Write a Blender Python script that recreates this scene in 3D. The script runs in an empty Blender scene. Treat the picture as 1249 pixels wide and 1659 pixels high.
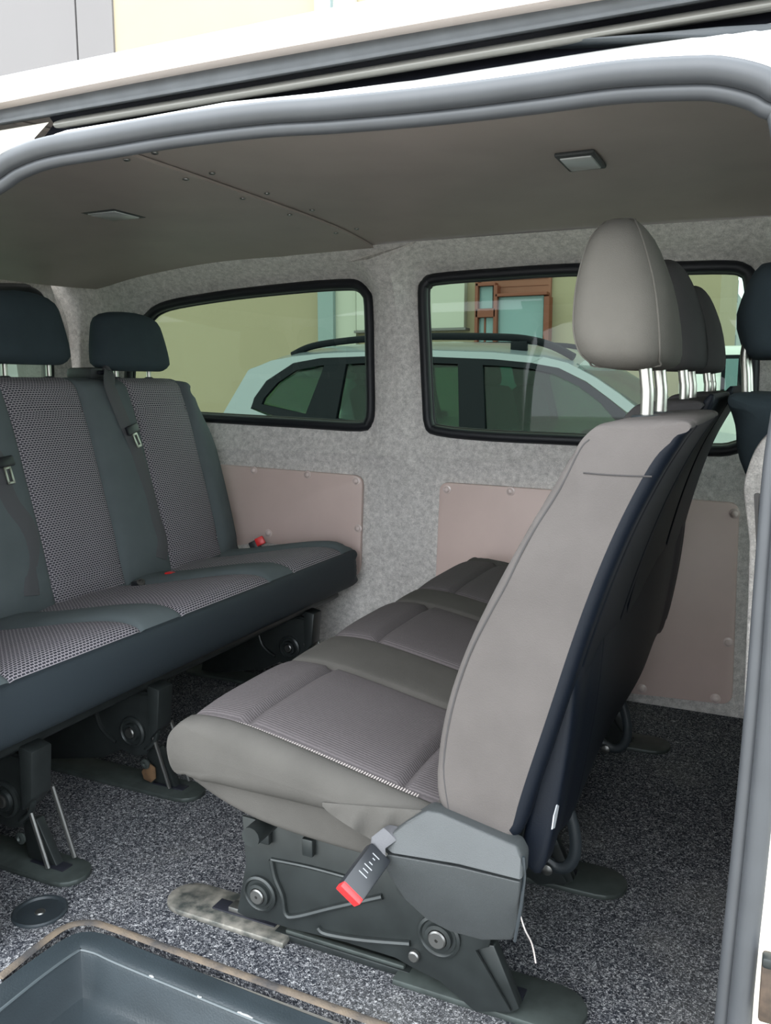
import bpy, bmesh, math, random
from mathutils import Vector, Matrix
from mathutils.geometry import delaunay_2d_cdt
random.seed(7)
sc = bpy.context.scene
COL = sc.collection

# ------------------------------------------------------------------ camera
F_PX, CX, CY = 1381.0, 624.5, 829.5
YAW, PITCH = math.radians(24.8), math.radians(8.6)
FW = Vector((-math.sin(YAW)*math.cos(PITCH), math.cos(YAW)*math.cos(PITCH), -math.sin(PITCH)))
RT = Vector((math.cos(YAW), math.sin(YAW), 0.0))
UP = RT.cross(FW)
EYE = Vector((0, 0, 0.935))
cam_d = bpy.data.cameras.new('camera')
cam_d.sensor_fit = 'HORIZONTAL'; cam_d.sensor_width = 36.0
cam_d.lens = F_PX/1249.0*36.0
cam_d.clip_start = 0.02; cam_d.clip_end = 300
cam = bpy.data.objects.new('camera', cam_d); COL.objects.link(cam)
mw = Matrix((RT, UP, -FW)).transposed().to_4x4(); mw.translation = EYE
cam.matrix_world = mw
sc.camera = cam

# ------------------------------------------------------------------ overcast sky, soft sun, exposure
world = bpy.data.worlds.new('overcast_sky'); sc.world = world
world.use_nodes = True
wn = world.node_tree.nodes; wl = world.node_tree.links
bg = wn['Background']
bg.inputs['Color'].default_value = (0.87, 0.94, 1.0, 1)
bg.inputs['Strength'].default_value = 1.0
sun_d = bpy.data.lights.new('hazy_sun', 'SUN'); sun_d.energy = 0.3; sun_d.angle = math.radians(50)
sun_d.color = (1.0, 0.96, 0.90)
sun = bpy.data.objects.new('hazy_sun', sun_d); COL.objects.link(sun)
sun.rotation_euler = Vector((0.25, 0.80, -0.62)).to_track_quat('-Z', 'Y').to_euler()
sc.view_settings.view_transform = 'Standard'
sc.view_settings.look = 'None'
sc.view_settings.gamma = 1.0
sc.view_settings.use_curve_mapping = False
sc.view_settings.exposure = 2.6

# ------------------------------------------------------------------ pixel helpers (direction from the photo, distance from a plane)
def ray(x, y): return FW + RT*((x-CX)/F_PX) + UP*((CY-y)/F_PX)
def P(x, y, X=None, Y=None, Z=None):
    d = ray(x, y)
    t = Y/d.y if Y is not None else (X/d.x if X is not None else (Z-EYE.z)/d.z)
    return EYE + d*t

# ------------------------------------------------------------------ materials
def srgb(r, g, b):
    f = lambda c: (c/255/12.92) if c/255 <= 0.04045 else ((c/255+0.055)/1.055)**2.4
    return (f(r), f(g), f(b))
MAT = {}
def mat(name, col, rough=0.6, metal=0.0, var=0.0, scale=20.0, bump=0.0, bscale=None, col2=None, coat=0.0, spec=0.5, sheen=0.0, detail=4.0):
    m = bpy.data.materials.new(name); m.use_nodes = True
    n = m.node_tree.nodes; l = m.node_tree.links
    b = n['Principled BSDF']
    b.inputs['Base Color'].default_value = (*col, 1)
    b.inputs['Roughness'].default_value = rough
    b.inputs['Metallic'].default_value = metal
    b.inputs['Specular IOR Level'].default_value = spec
    if coat: b.inputs['Coat Weight'].default_value = coat; b.inputs['Coat Roughness'].default_value = 0.08
    if sheen: b.inputs['Sheen Weight'].default_value = sheen
    tc = n.new('ShaderNodeTexCoord')
    if var or col2:
        nz = n.new('ShaderNodeTexNoise'); nz.inputs['Scale'].default_value = scale; nz.inputs['Detail'].default_value = detail
        l.new(tc.outputs['Object'], nz.inputs['Vector'])
        r = n.new('ShaderNodeValToRGB')
        c2 = col2 if col2 else tuple(min(1, c*(1+var)) for c in col)
        c1 = col if col2 else tuple(c*(1-var) for c in col)
        r.color_ramp.elements[0].position = 0.35; r.color_ramp.elements[1].position = 0.65
        r.color_ramp.elements[0].color = (*c1, 1); r.color_ramp.elements[1].color = (*c2, 1)
        l.new(nz.outputs['Fac'], r.inputs['Fac']); l.new(r.outputs['Color'], b.inputs['Base Color'])
    if bump:
        bz = n.new('ShaderNodeTexNoise'); bz.inputs['Scale'].default_value = bscale or scale; bz.inputs['Detail'].default_value = 3
        l.new(tc.outputs['Object'], bz.inputs['Vector'])
        bp = n.new('ShaderNodeBump'); bp.inputs['Strength'].default_value = bump; bp.inputs['Distance'].default_value = 0.002
        l.new(bz.outputs['Fac'], bp.inputs['Height']); l.new(bp.outputs['Normal'], b.inputs['Normal'])
    MAT[name] = m
    return m

def m_felt(name, a, c):
    m = mat(name, a, 0.95, spec=0.1)
    n = m.node_tree.nodes; l = m.node_tree.links; b = n['Principled BSDF']
    tc = n['Texture Coordinate']
    n1 = n.new('ShaderNodeTexNoise'); n1.inputs['Scale'].default_value = 60; n1.inputs['Detail'].default_value = 8; n1.inputs['Roughness'].default_value = 0.75
    n2 = n.new('ShaderNodeTexNoise'); n2.inputs['Scale'].default_value = 420; n2.inputs['Detail'].default_value = 2
    mx = n.new('ShaderNodeMath'); mx.operation = 'MULTIPLY_ADD'; mx.inputs[1].default_value = 0.35
    ad = n.new('ShaderNodeMath'); ad.operation = 'MULTIPLY'; ad.inputs[1].default_value = 0.65
    l.new(tc.outputs['Object'], n1.inputs['Vector']); l.new(tc.outputs['Object'], n2.inputs['Vector'])
    l.new(n1.outputs['Fac'], ad.inputs[0]); l.new(n2.outputs['Fac'], mx.inputs[0]); l.new(ad.outputs[0], mx.inputs[2])
    r = n.new('ShaderNodeValToRGB'); r.color_ramp.elements[0].position = 0.36; r.color_ramp.elements[1].position = 0.64
    r.color_ramp.elements[0].color = (*a, 1); r.color_ramp.elements[1].color = (*c, 1)
    l.new(mx.outputs[0], r.inputs['Fac']); l.new(r.outputs['Color'], b.inputs['Base Color'])
    bp = n.new('ShaderNodeBump'); bp.inputs['Strength'].default_value = 0.5; bp.inputs['Distance'].default_value = 0.002
    l.new(mx.outputs[0], bp.inputs['Height']); l.new(bp.outputs['Normal'], b.inputs['Normal'])
    return m
m_felt('felt', srgb(164, 160, 157), srgb(229, 224, 219))

def m_carpet():
    m = mat('carpet', srgb(40, 44, 52), 0.95, spec=0.1)
    n = m.node_tree.nodes; l = m.node_tree.links; b = n['Principled BSDF']; tc = n['Texture Coordinate']
    n1 = n.new('ShaderNodeTexNoise'); n1.inputs['Scale'].default_value = 230; n1.inputs['Detail'].default_value = 4; n1.inputs['Roughness'].default_value = 0.7; n1.inputs['Distortion'].default_value = 1.2
    l.new(tc.outputs['Object'], n1.inputs['Vector'])
    r = n.new('ShaderNodeValToRGB'); e = r.color_ramp.elements
    e[0].position = 0.40; e[0].color = (*srgb(22, 25, 32), 1)
    e[1].position = 0.66; e[1].color = (*srgb(196, 195, 196), 1)
    k = e.new(0.52); k.color = (*srgb(74, 76, 82), 1)
    l.new(n1.outputs['Fac'], r.inputs['Fac'])
    # dusty trodden patches by the doorway
    n2 = n.new('ShaderNodeTexNoise'); n2.inputs['Scale'].default_value = 4; n2.inputs['Detail'].default_value = 5
    l.new(tc.outputs['Object'], n2.inputs['Vector'])
    r2 = n.new('ShaderNodeValToRGB'); r2.color_ramp.elements[0].position = 0.5; r2.color_ramp.elements[1].position = 0.75
    r2.color_ramp.elements[0].color = (0, 0, 0, 1); r2.color_ramp.elements[1].color = (0.22, 0.22, 0.22, 1)
    l.new(n2.outputs['Fac'], r2.inputs['Fac'])
    mx = n.new('ShaderNodeMixRGB'); l.new(r2.outputs['Color'], mx.inputs['Fac']); l.new(r.outputs['Color'], mx.inputs['Color1'])
    mx.inputs['Color2'].default_value = (*srgb(150, 148, 142), 1)
    l.new(mx.outputs['Color'], b.inputs['Base Color'])
    bp = n.new('ShaderNodeBump'); bp.inputs['Strength'].default_value = 0.9; bp.inputs['Distance'].default_value = 0.004
    l.new(n1.outputs['Fac'], bp.inputs['Height']); l.new(bp.outputs['Normal'], b.inputs['Normal'])
m_carpet()

def m_weave():
    m = mat('weave', srgb(120, 115, 120), 0.85, spec=0.2)
    n = m.node_tree.nodes; l = m.node_tree.links; b = n['Principled BSDF']
    uv = n.new('ShaderNodeUVMap')
    br = n.new('ShaderNodeTexBrick')
    br.inputs['Scale'].default_value = 1.0
    br.inputs['Brick Width'].default_value = 0.0095; br.inputs['Row Height'].default_value = 0.0058
    br.inputs['Mortar Size'].default_value = 0.0014; br.inputs['Mortar Smooth'].default_value = 0.6
    br.inputs['Color1'].default_value = (*srgb(48, 50, 56), 1); br.inputs['Color2'].default_value = (*srgb(60, 60, 66), 1)
    br.inputs['Mortar'].default_value = (*srgb(158, 151, 156), 1)
    l.new(uv.outputs['UV'], br.inputs['Vector']); l.new(br.outputs['Color'], b.inputs['Base Color'])
    bp = n.new('ShaderNodeBump'); bp.inputs['Strength'].default_value = 0.4; bp.inputs['Distance'].default_value = 0.001
    l.new(br.outputs['Fac'], bp.inputs['Height']); l.new(bp.outputs['Normal'], b.inputs['Normal'])
m_weave()

def m_ribbed():
    m = mat('ribbed', srgb(120, 114, 116), 0.9, spec=0.15)
    n = m.node_tree.nodes; l = m.node_tree.links; b = n['Principled BSDF']
    uv = n.new('ShaderNodeUVMap')
    wv = n.new('ShaderNodeTexWave'); wv.bands_direction = 'X'; wv.inputs['Scale'].default_value = 60; wv.inputs['Distortion'].default_value = 1.5; wv.inputs['Detail Scale'].default_value = 4
    l.new(uv.outputs['UV'], wv.inputs['Vector'])
    nz = n.new('ShaderNodeTexNoise'); nz.inputs['Scale'].default_value = 9; nz.inputs['Detail'].default_value = 5
    l.new(n['Texture Coordinate'].outputs['Object'], nz.inputs['Vector'])
    r = n.new('ShaderNodeValToRGB')
    r.color_ramp.elements[0].color = (*srgb(70, 66, 67), 1); r.color_ramp.elements[1].color = (*srgb(88, 83, 84), 1)
    l.new(wv.outputs['Fac'], r.inputs['Fac'])
    mx = n.new('ShaderNodeMixRGB'); mx.blend_type = 'MULTIPLY'; mx.inputs['Fac'].default_value = 0.35
    l.new(r.outputs['Color'], mx.inputs['Color1']); l.new(nz.outputs['Color'], mx.inputs['Color2'])
    r3 = n.new('ShaderNodeValToRGB'); r3.color_ramp.elements[0].color = (0.75, 0.75, 0.75, 1); l.new(nz.outputs['Fac'], r3.inputs['Fac']); l.new(r3.outputs['Color'], mx.inputs['Color2'])
    l.new(mx.outputs['Color'], b.inputs['Base Color'])
    bp = n.new('ShaderNodeBump'); bp.inputs['Strength'].default_value = 0.35; bp.inputs['Distance'].default_value = 0.0012
    l.new(wv.outputs['Fac'], bp.inputs['Height']); l.new(bp.outputs['Normal'], b.inputs['Normal'])
m_ribbed()

def m_glass(name, tint, refl=0.5):
    m = bpy.data.materials.new(name); m.use_nodes = True
    n = m.node_tree.nodes; l = m.node_tree.links; n.clear()
    out = n.new('ShaderNodeOutputMaterial'); mx = n.new('ShaderNodeMixShader')
    tr = n.new('ShaderNodeBsdfTransparent'); tr.inputs['Color'].default_value = (*tint, 1)
    gl = n.new('ShaderNodeBsdfGlossy'); gl.inputs['Roughness'].default_value = 0.02
    fr = n.new('ShaderNodeFresnel'); fr.inputs['IOR'].default_value = 1.45
    mu = n.new('ShaderNodeMath'); mu.operation = 'MULTIPLY'; mu.inputs[1].default_value = refl
    l.new(fr.outputs[0], mu.inputs[0]); l.new(mu.outputs[0], mx.inputs['Fac'])
    l.new(tr.outputs[0], mx.inputs[1]); l.new(gl.outputs[0], mx.inputs[2]); l.new(mx.outputs[0], out.inputs['Surface'])
    MAT[name] = m
m_glass('tinted_glass', (0.22, 0.285, 0.225), 0.6)
m_glass('car_glass', (0.45, 0.62, 0.55), 0.45)

mat('seat_grey', srgb(80, 76, 74), 0.9, var=0.06, scale=14, bump=0.25, bscale=700, spec=0.15)
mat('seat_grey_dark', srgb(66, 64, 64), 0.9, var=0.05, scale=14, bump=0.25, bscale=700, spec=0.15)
mat('seat_shell', srgb(9, 15, 24), 0.5, bump=0.12, bscale=400, spec=0.22)
mat('bench_cloth', srgb(88, 95, 97), 0.9, var=0.05, scale=12, bump=0.2, bscale=800, spec=0.2)
mat('headrest_dark', srgb(52, 62, 67), 0.88, var=0.06, scale=12, bump=0.2, bscale=800, spec=0.2)
mat('vinyl_skirt', srgb(44, 51, 56), 0.6, bump=0.2, bscale=500, spec=0.25)
mat('seam_thread', srgb(60, 58, 58), 0.9, spec=0.1)
mat('pale_thread', srgb(176, 168, 164), 0.9, spec=0.1)
mat('headliner', srgb(152, 142, 136), 0.5, var=0.05, scale=5, bump=0.15, bscale=300, spec=0.35)
mat('vinyl_panel', srgb(206, 184, 176), 0.42, var=0.03, scale=6, bump=0.08, bscale=300, spec=0.4)
mat('black_plastic', srgb(36, 42, 46), 0.45, var=0.12, scale=18, bump=0.1, bscale=500)
mat('step_plastic', srgb(40, 47, 51), 0.40, var=0.14, scale=9, bump=0.2, bscale=300)
mat('cover_plastic', srgb(52, 55, 56), 0.5, var=0.05, scale=20, bump=0.35, bscale=900)
mat('black_steel', srgb(42, 46, 46), 0.36, metal=0.35, var=0.15, scale=25)
mat('foot_steel', srgb(58, 64, 62), 0.5, metal=0.3, var=0.2, scale=30)
mat('worn_steel', srgb(62, 66, 64), 0.45, metal=0.4, col2=srgb(140, 136, 128), scale=36)
mat('chrome', srgb(176, 173, 165), 0.3, metal=0.9, var=0.05, scale=30)
mat('bolt_steel', srgb(118, 118, 116), 0.35, metal=0.9)
mat('striker_brown', srgb(62, 50, 40), 0.7, var=0.3, scale=80)
mat('screw_cap', srgb(214, 196, 190), 0.25, coat=0.4)
m_glass('clear_glass', (0.8, 0.86, 0.82), 0.6)
mat('rust', srgb(86, 64, 42), 0.8, var=0.3, scale=60)
mat('rubber', srgb(58, 60, 63), 0.45, var=0.08, scale=16, spec=0.5)
mat('black_rubber', srgb(18, 20, 26), 0.5, spec=0.4)
mat('white_paint', srgb(236, 236, 232), 0.3, coat=0.5)
mat('cream_paint', srgb(206, 202, 190), 0.45)
mat('jamb_black', srgb(76, 79, 82), 0.42, var=0.1, scale=30)
mat('channel_dark', srgb(16, 18, 28), 0.6)
mat('olive_metal', srgb(92, 91, 86), 0.4, metal=0.3)
mat('belt', srgb(76, 76, 79), 0.7, bump=0.3, bscale=600)
mat('buckle_black', srgb(30, 32, 36), 0.35)
mat('red_button', srgb(225, 40, 42), 0.35)
mat('print_white', srgb(140, 142, 146), 0.6)
mat('lamp_lens', srgb(170, 172, 172), 0.25, coat=0.3)
mat('dust_strip', srgb(58, 56, 56), 0.9, col2=srgb(112, 98, 82), scale=14, bump=0.6, bscale=300)
mat('rim_highlight_grey', srgb(70, 77, 80), 0.4)
mat('scuff', srgb(150, 152, 152), 0.7)
mat('cushion_plain', srgb(71, 69, 66), 0.9, var=0.06, scale=14, bump=0.25, bscale=700, spec=0.15)
mat('headrest_grey', srgb(86, 83, 78), 0.9, var=0.06, scale=14, bump=0.25, bscale=700, spec=0.15)
mat('car_silver', srgb(116, 124, 130), 0.3, metal=0.2, coat=0.6)
mat('car_black', srgb(14, 18, 24), 0.6, spec=0.12)
mat('car_seat', srgb(30, 34, 36), 0.8)
mat('wall_cream', srgb(150, 138, 114), 0.9, var=0.03, scale=0.8)
mat('wall_grey', srgb(104, 101, 100), 0.85, var=0.02, scale=0.5)
mat('wall_pale', srgb(170, 170, 158), 0.85)
mat('wall_blue', srgb(128, 142, 142), 0.8)
mat('brown_frame', srgb(112, 56, 36), 0.6)
mat('brown_panel', srgb(124, 78, 62), 0.8, var=0.08, scale=3)
mat('shop_glass', srgb(110, 136, 138), 0.12, spec=0.5)
mat('far_grey', srgb(150, 156, 158), 0.85)
mat('far_dark', srgb(70, 76, 80), 0.6)
mat('concrete', srgb(168, 164, 156), 0.9, var=0.1, scale=2)
mat('tyre', srgb(26, 26, 28), 0.85)
mat('van_white', srgb(222, 224, 220), 0.35, coat=0.3)

# ------------------------------------------------------------------ object helpers
ORI = {}
def origin(o):
    return ORI.get(o.name, Vector((0, 0, 0)))
def tag(o, label=None, cat=None, group=None, kind=None):
    if label: o['label'] = label
    if cat: o['category'] = cat
    if group: o['group'] = group
    if kind: o['kind'] = kind
    return o
def thing(name, loc, label=None, cat=None, group=None, kind=None):
    o = bpy.data.objects.new(name, None); COL.objects.link(o)
    o.empty_display_size = 0.05
    o.location = loc; ORI[o.name] = Vector(loc)
    return tag(o, label, cat, group, kind)
def mk(name, verts, faces, m, parent=None, smooth=True, uvs=None, base=False, angle=40):
    """one mesh object; verts are world coordinates"""
    off = origin(parent) if parent else Vector((0, 0, 0))
    vs = [Vector(v) for v in verts]
    if parent is None:
        xs = [v.x for v in vs]; ys = [v.y for v in vs]; zs = [v.z for v in vs]
        off = Vector(((min(xs)+max(xs))/2, (min(ys)+max(ys))/2, min(zs)))
    me = bpy.data.meshes.new(name)
    me.from_pydata([v-off for v in vs], [], faces)
    if uvs:
        ul = me.uv_layers.new(name='UVMap')
        for lp in me.loops: ul.data[lp.index].uv = uvs[lp.vertex_index]
    bm = bmesh.new(); bm.from_mesh(me); bmesh.ops.recalc_face_normals(bm, faces=bm.faces); bm.to_mesh(me); bm.free()
    me.materials.append(MAT[m])
    if smooth:
        for p in me.polygons: p.use_smooth = True
        me.set_sharp_from_angle(angle=math.radians(angle))
    o = bpy.data.objects.new(name, me); COL.objects.link(o)
    if parent:
        o.parent = parent; ORI[o.name] = off
    else:
        o.location = off; ORI[o.name] = off
    return o
class MB:
    """collects shapes for one mesh"""
    def __init__(s): s.v = []; s.f = []
    def add(s, vs, fs):
        b = len(s.v); s.v += [Vector(v) for v in vs]; s.f += [tuple(i+b for i in f) for f in fs]; return s
    def box(s, c, size, bev=0.0, rot=None):
        bm = bmesh.new(); bmesh.ops.create_cube(bm, size=1.0)
        for v in bm.verts: v.co = Vector((v.co.x*size[0], v.co.y*size[1], v.co.z*size[2]))
        if bev: bmesh.ops.bevel(bm, geom=bm.edges[:], offset=bev, segments=2, profile=0.5, affect='EDGES')
        R = rot.to_matrix() if rot is not None and hasattr(rot, 'to_matrix') else (rot or Matrix.Identity(3))
        bm.verts.index_update()
        s.add([R @ v.co + Vector(c) for v in bm.verts], [[v.index for v in f.verts] for f in bm.faces]); bm.free(); return s
    def tube(s, pts, r, n=10, closed=False, flat=None):
        """sweep; r radius or (rx, ry) with flat = direction of ry"""
        pts = [Vector(p) for p in pts]; k = len(pts); rings = []
        up = None
        for i, p in enumerate(pts):
            a = pts[i-1] if (i > 0 or closed) else p
            b = pts[(i+1) % k] if (i < k-1 or closed) else p
            t = (b-a).normalized()
            if flat is not None: nrm = Vector(flat)
            elif up is None: nrm = Vector((0, 0, 1)) if abs(t.z) < 0.9 else Vector((1, 0, 0))
            else: nrm = up
            nrm = (nrm - t*nrm.dot(t)).normalized(); up = nrm
            bn = t.cross(nrm)
            rr = r[i] if isinstance(r, list) else r
            rx, ry = rr if isinstance(rr, tuple) else (rr, rr)
            rings.append([p + bn*(rx*math.cos(2*math.pi*j/n)) + nrm*(ry*math.sin(2*math.pi*j/n)) for j in range(n)])
        s.loft(rings, closed=closed, cap=not closed); return s
    def loft(s, rings, closed=False, cap=True):
        n = len(rings[0]); vs = [v for r in rings for v in r]; fs = []
        m = len(rings)
        for i in range(m if closed else m-1):
            for j in range(n):
                a = i*n+j; b = i*n+(j+1) % n; c = ((i+1) % m)*n+(j+1) % n; d = ((i+1) % m)*n+j
                fs.append((a, b, c, d))
        if cap and not closed:
            fs.append(tuple(range(n))); fs.append(tuple((m-1)*n+j for j in range(n)))
        return s.add(vs, fs)
    def prism(s, pts, vec, bev=0.0, seg=2):
        """polygon (3d points) extruded along vec"""
        bm = bmesh.new(); vs = [bm.verts.new(Vector(p)) for p in pts]
        f = bm.faces.new(vs)
        ex = bmesh.ops.extrude_face_region(bm, geom=[f])
        for g in ex['geom']:
            if isinstance(g, bmesh.types.BMVert): g.co += Vector(vec)
        bmesh.ops.recalc_face_normals(bm, faces=bm.faces)
        if bev: bmesh.ops.bevel(bm, geom=bm.edges[:], offset=bev, segments=seg, profile=0.5, affect='EDGES', clamp_overlap=True)
        bm.verts.index_update()
        s.add([v.co.copy() for v in bm.verts], [[v.index for v in f.verts] for f in bm.faces]); bm.free(); return s
    def revolve(s, c, axis, prof, n=20):
        """prof: (radius, height along axis)"""
        ax = Vector(axis).normalized(); a = Vector((0, 0, 1)) if abs(ax.z) < 0.9 else Vector((1, 0, 0))
        e1 = (a - ax*a.dot(ax)).normalized(); e2 = ax.cross(e1); c = Vector(c)
        rings = [[c + ax*h + e1*(r*math.cos(2*math.pi*j/n)) + e2*(r*math.sin(2*math.pi*j/n)) for j in range(n)] for r, h in prof]
        return s.loft(rings)
    def build(s, name, m, parent=None, smooth=True, angle=40): return mk(name, s.v, s.f, m, parent, smooth, angle=angle)
def cr(pts, n=6, closed=True):
    """Catmull-Rom through points of any dimension"""
    k = len(pts); out = []
    for i in range(k if closed else k-1):
        p0 = pts[(i-1) % k] if (closed or i > 0) else pts[0]
        p1 = pts[i]; p2 = pts[(i+1) % k]
        p3 = pts[(i+2) % k] if (closed or i+2 < k) else pts[-1]
        for j in range(n):
            t = j/n
            out.append(tuple(0.5*((2*b)+(-a+c)*t+(2*a-5*b+4*c-d)*t*t+(-a+3*b-3*c+d)*t**3) for a, b, c, d in zip(p0, p1, p2, p3)))
    if not closed: out.append(tuple(pts[-1]))
    return out
def stadium(L, w, n=10, slot=False):
    pts = []
    for i in range(n+1):
        a = -math.pi/2+math.pi*i/n; pts.append((L/2-w/2+math.cos(a)*w/2, math.sin(a)*w/2))
    for i in range(n+1):
        a = math.pi/2+math.pi*i/n; pts.append((-L/2+w/2+math.cos(a)*w/2, math.sin(a)*w/2))
    return pts
def copy_tree(o, dloc, parent=None):
    c = o.copy(); COL.objects.link(c)
    if parent is not None: c.parent = parent
    else: c.location = o.location + Vector(dloc)
    return c

def slab(parts, sec, knots, keyf, parent, n=5, er=0.03, er2=None, groove=0.004, seams=(), bulge=None, uvrot=False, gv=(0, 99)):
    """body with closed section sec (x,z) swept along y.
    knots: list of functions v->y (v = control index float); strips between them; keyf(strip, v) -> part key
    parts: key -> (name, material); seams: v positions (control index) grooved in strips; groove depth at inner knots"""
    ring = cr(sec, n); K = len(sec); N = len(ring)
    vv = [i/n for i in range(N)]
    cen = Vector((sum(p[0] for p in ring)/N, sum(p[1] for p in ring)/N))
    nor = []
    area = sum(ring[i][0]*ring[(i+1) % N][1]-ring[(i+1) % N][0]*ring[i][1] for i in range(N))
    sg = 1 if area > 0 else -1
    arc = [0.0]
    for i in range(N):
        a = Vector(ring[i-1]); b = Vector(ring[(i+1) % N]); t = (b-a)
        t = t.normalized() if t.length > 1e-9 else Vector((1, 0))
        nor.append(Vector((t.y, -t.x))*sg)
        arc.append(arc[-1] + (Vector(ring[(i+1) % N])-Vector(ring[i])).length)
    cols = []                      # (strip, frac, distances)
    er2 = er if er2 is None else er2
    emax = max(er, er2); LV = 12; levels = [[Vector(p) for p in ring]]
    for _ in range(LV):
        cur = levels[-1]; nx = []
        for i in range(N):
            t = cur[(i+1) % N]-cur[i-1]; t = t.normalized() if t.length > 1e-9 else Vector((1, 0))
            nn = Vector((t.y, -t.x))*sg
            th = 9.0
            for j in range(0, N, 2):
                d = cur[j]-cur[i]; al = -d.dot(nn)
                if al > 0 and abs(d.dot(t)) < .012: th = min(th, al)
            nx.append(cur[i]-nn*min(emax/LV, max(0, (th-.006)*.3)))
        levels.append([nx[i]*.6+(nx[i-1]+nx[(i+1) % N])*.2 for i in range(N)])
    def inset(i, d):
        f_ = min(LV-1e-6, max(0, d/emax*LV)); a_ = int(f_); return levels[a_][i].lerp(levels[a_+1][i], f_-a_)
    nk = len(knots)
    for k in range(nk-1):
        w = abs(knots[k+1](K/2)-knots[k](K/2))
        offs = [0.0, .004, .008, .014, .022]
        if k == 0: offs = [er*(1-math.cos(math.pi/2*i/6)) for i in range(7)]
        offs = [o for o in offs if o < w*0.45]
        offr = [0.0, .004, .008, .014, .022]
        if k == nk-2: offr = [er2*(1-math.cos(math.pi/2*i/6)) for i in range(7)]
        offr = [o for o in offr if o < w*0.45]
        fr = [o/w for o in offs]; a = fr[-1]; b = 1-offr[-1]/w
        m = max(2, int((b-a)*w/0.03))
        fr += [a+(b-a)*i/m for i in range(1, m)] + [1-o/w for o in reversed(offr)]
        if k < nk-2: fr = fr[:-1]
        cols += [(k, f, w) for f in fr]
    grid = []; uvs = []
    for (k, f, w) in cols:
        row = []
        for i in range(N):
            v = vv[i]
            y = knots[k](v)*(1-f)+knots[k+1](v)*f
            d0 = f*w; d1 = (1-f)*w; ins = 0.0; ei = 0.0
            if k == 0 and d0 < er: ei += er*(1-math.sqrt(max(0, 1-(1-d0/er)**2)))
            elif k > 0 and gv[0] <= v <= gv[1]: ins += groove*math.exp(-(d0/.006)**2)
            if k == nk-2 and d1 < er2: ei += er2*(1-math.sqrt(max(0, 1-(1-d1/er2)**2)))
            elif k < nk-2 and gv[0] <= v <= gv[1]: ins += groove*math.exp(-(d1/.006)**2)
            for sv, dep, st in seams:
                if st is None or k in st:
                    dv = abs(v-sv); dist = abs(arc[i]-(arc[int(sv*n)] if int(sv*n) < len(arc) else 0))
                    ins += dep*math.exp(-(dist/.006)**2)
            if bulge: ins -= bulge(k, f, v)
            p = inset(i, ei)
            row.append(Vector((p[0]-nor[i].x*ins, y, p[1]-nor[i].y*ins)))
            uvs.append((y, arc[i]) if not uvrot else (arc[i], y))
        grid.append(row)
    buckets = {}
    M = len(grid)
    for a in range(M-1):
        k = cols[a][0]
        for i in range(N):
            key = keyf(k, vv[i]+0.5/n)
            buckets.setdefault(key, []).append((a*N+i, a*N+(i+1) % N, (a+1)*N+(i+1) % N, (a+1)*N+i))
    ck = keyf(-1, 0)
    flat = [v for r in grid for v in r]
    # end caps
    buckets.setdefault(ck, [])
    out = {}
    for key, fs in buckets.items():
        if key is None: continue
        fs = list(fs)
        if key == ck:
            fs.append(tuple(range(N))); fs.append(tuple((M-1)*N+i for i in range(N)))
        used = sorted({i for f in fs for i in f}); mp = {u: j for j, u in enumerate(used)}
        name, m = parts[key][:2]
        par = parent if len(parts[key]) < 3 else out[parts[key][2]]
        out[key] = mk(name, [flat[u] for u in used], [tuple(mp[i] for i in f) for f in fs], m, par, True, [uvs[u] for u in used], angle=60)
    return out
C = lambda y: (lambda v: y)

def headrest(parent, rows, yc, hw, m, dx=0.0, dz=0.0, p=2.6, name='headrest', wtop=0.7):
    """rows: (z, xmin, xmax) from bottom to top; y half width hw, narrowing upwards"""
    rings = []; R = len(rows); z0 = rows[0][0]; z1 = rows[-1][0]; n = 40
    for i, (z, a, b) in enumerate(rows):
        t = (z-z0)/(z1-z0)
        w = hw*(1-(1-wtop)*t**1.5)*min(1, (0.72+0.28*math.sqrt(min(1, t/0.12))))*(math.sqrt(max(0.02, 1-((t-0.8)/0.2)**2)) if t > 0.8 else 1)**0.6
        ring = []
        for j in range(n):
            c, s_ = math.cos(2*math.pi*j/n), math.sin(2*math.pi*j/n)
            cx = math.copysign(abs(c)**(2/p), c); sy = math.copysign(abs(s_)**(2/3.4), s_)
            ring.append(Vector(((a+b)/2+(b-a)/2*cx+dx, yc+w*sy, z+dz)))
        rings.append(ring)
    mb = MB().loft(rings)
    return mb.build(name, m, parent, angle=60)

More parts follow.
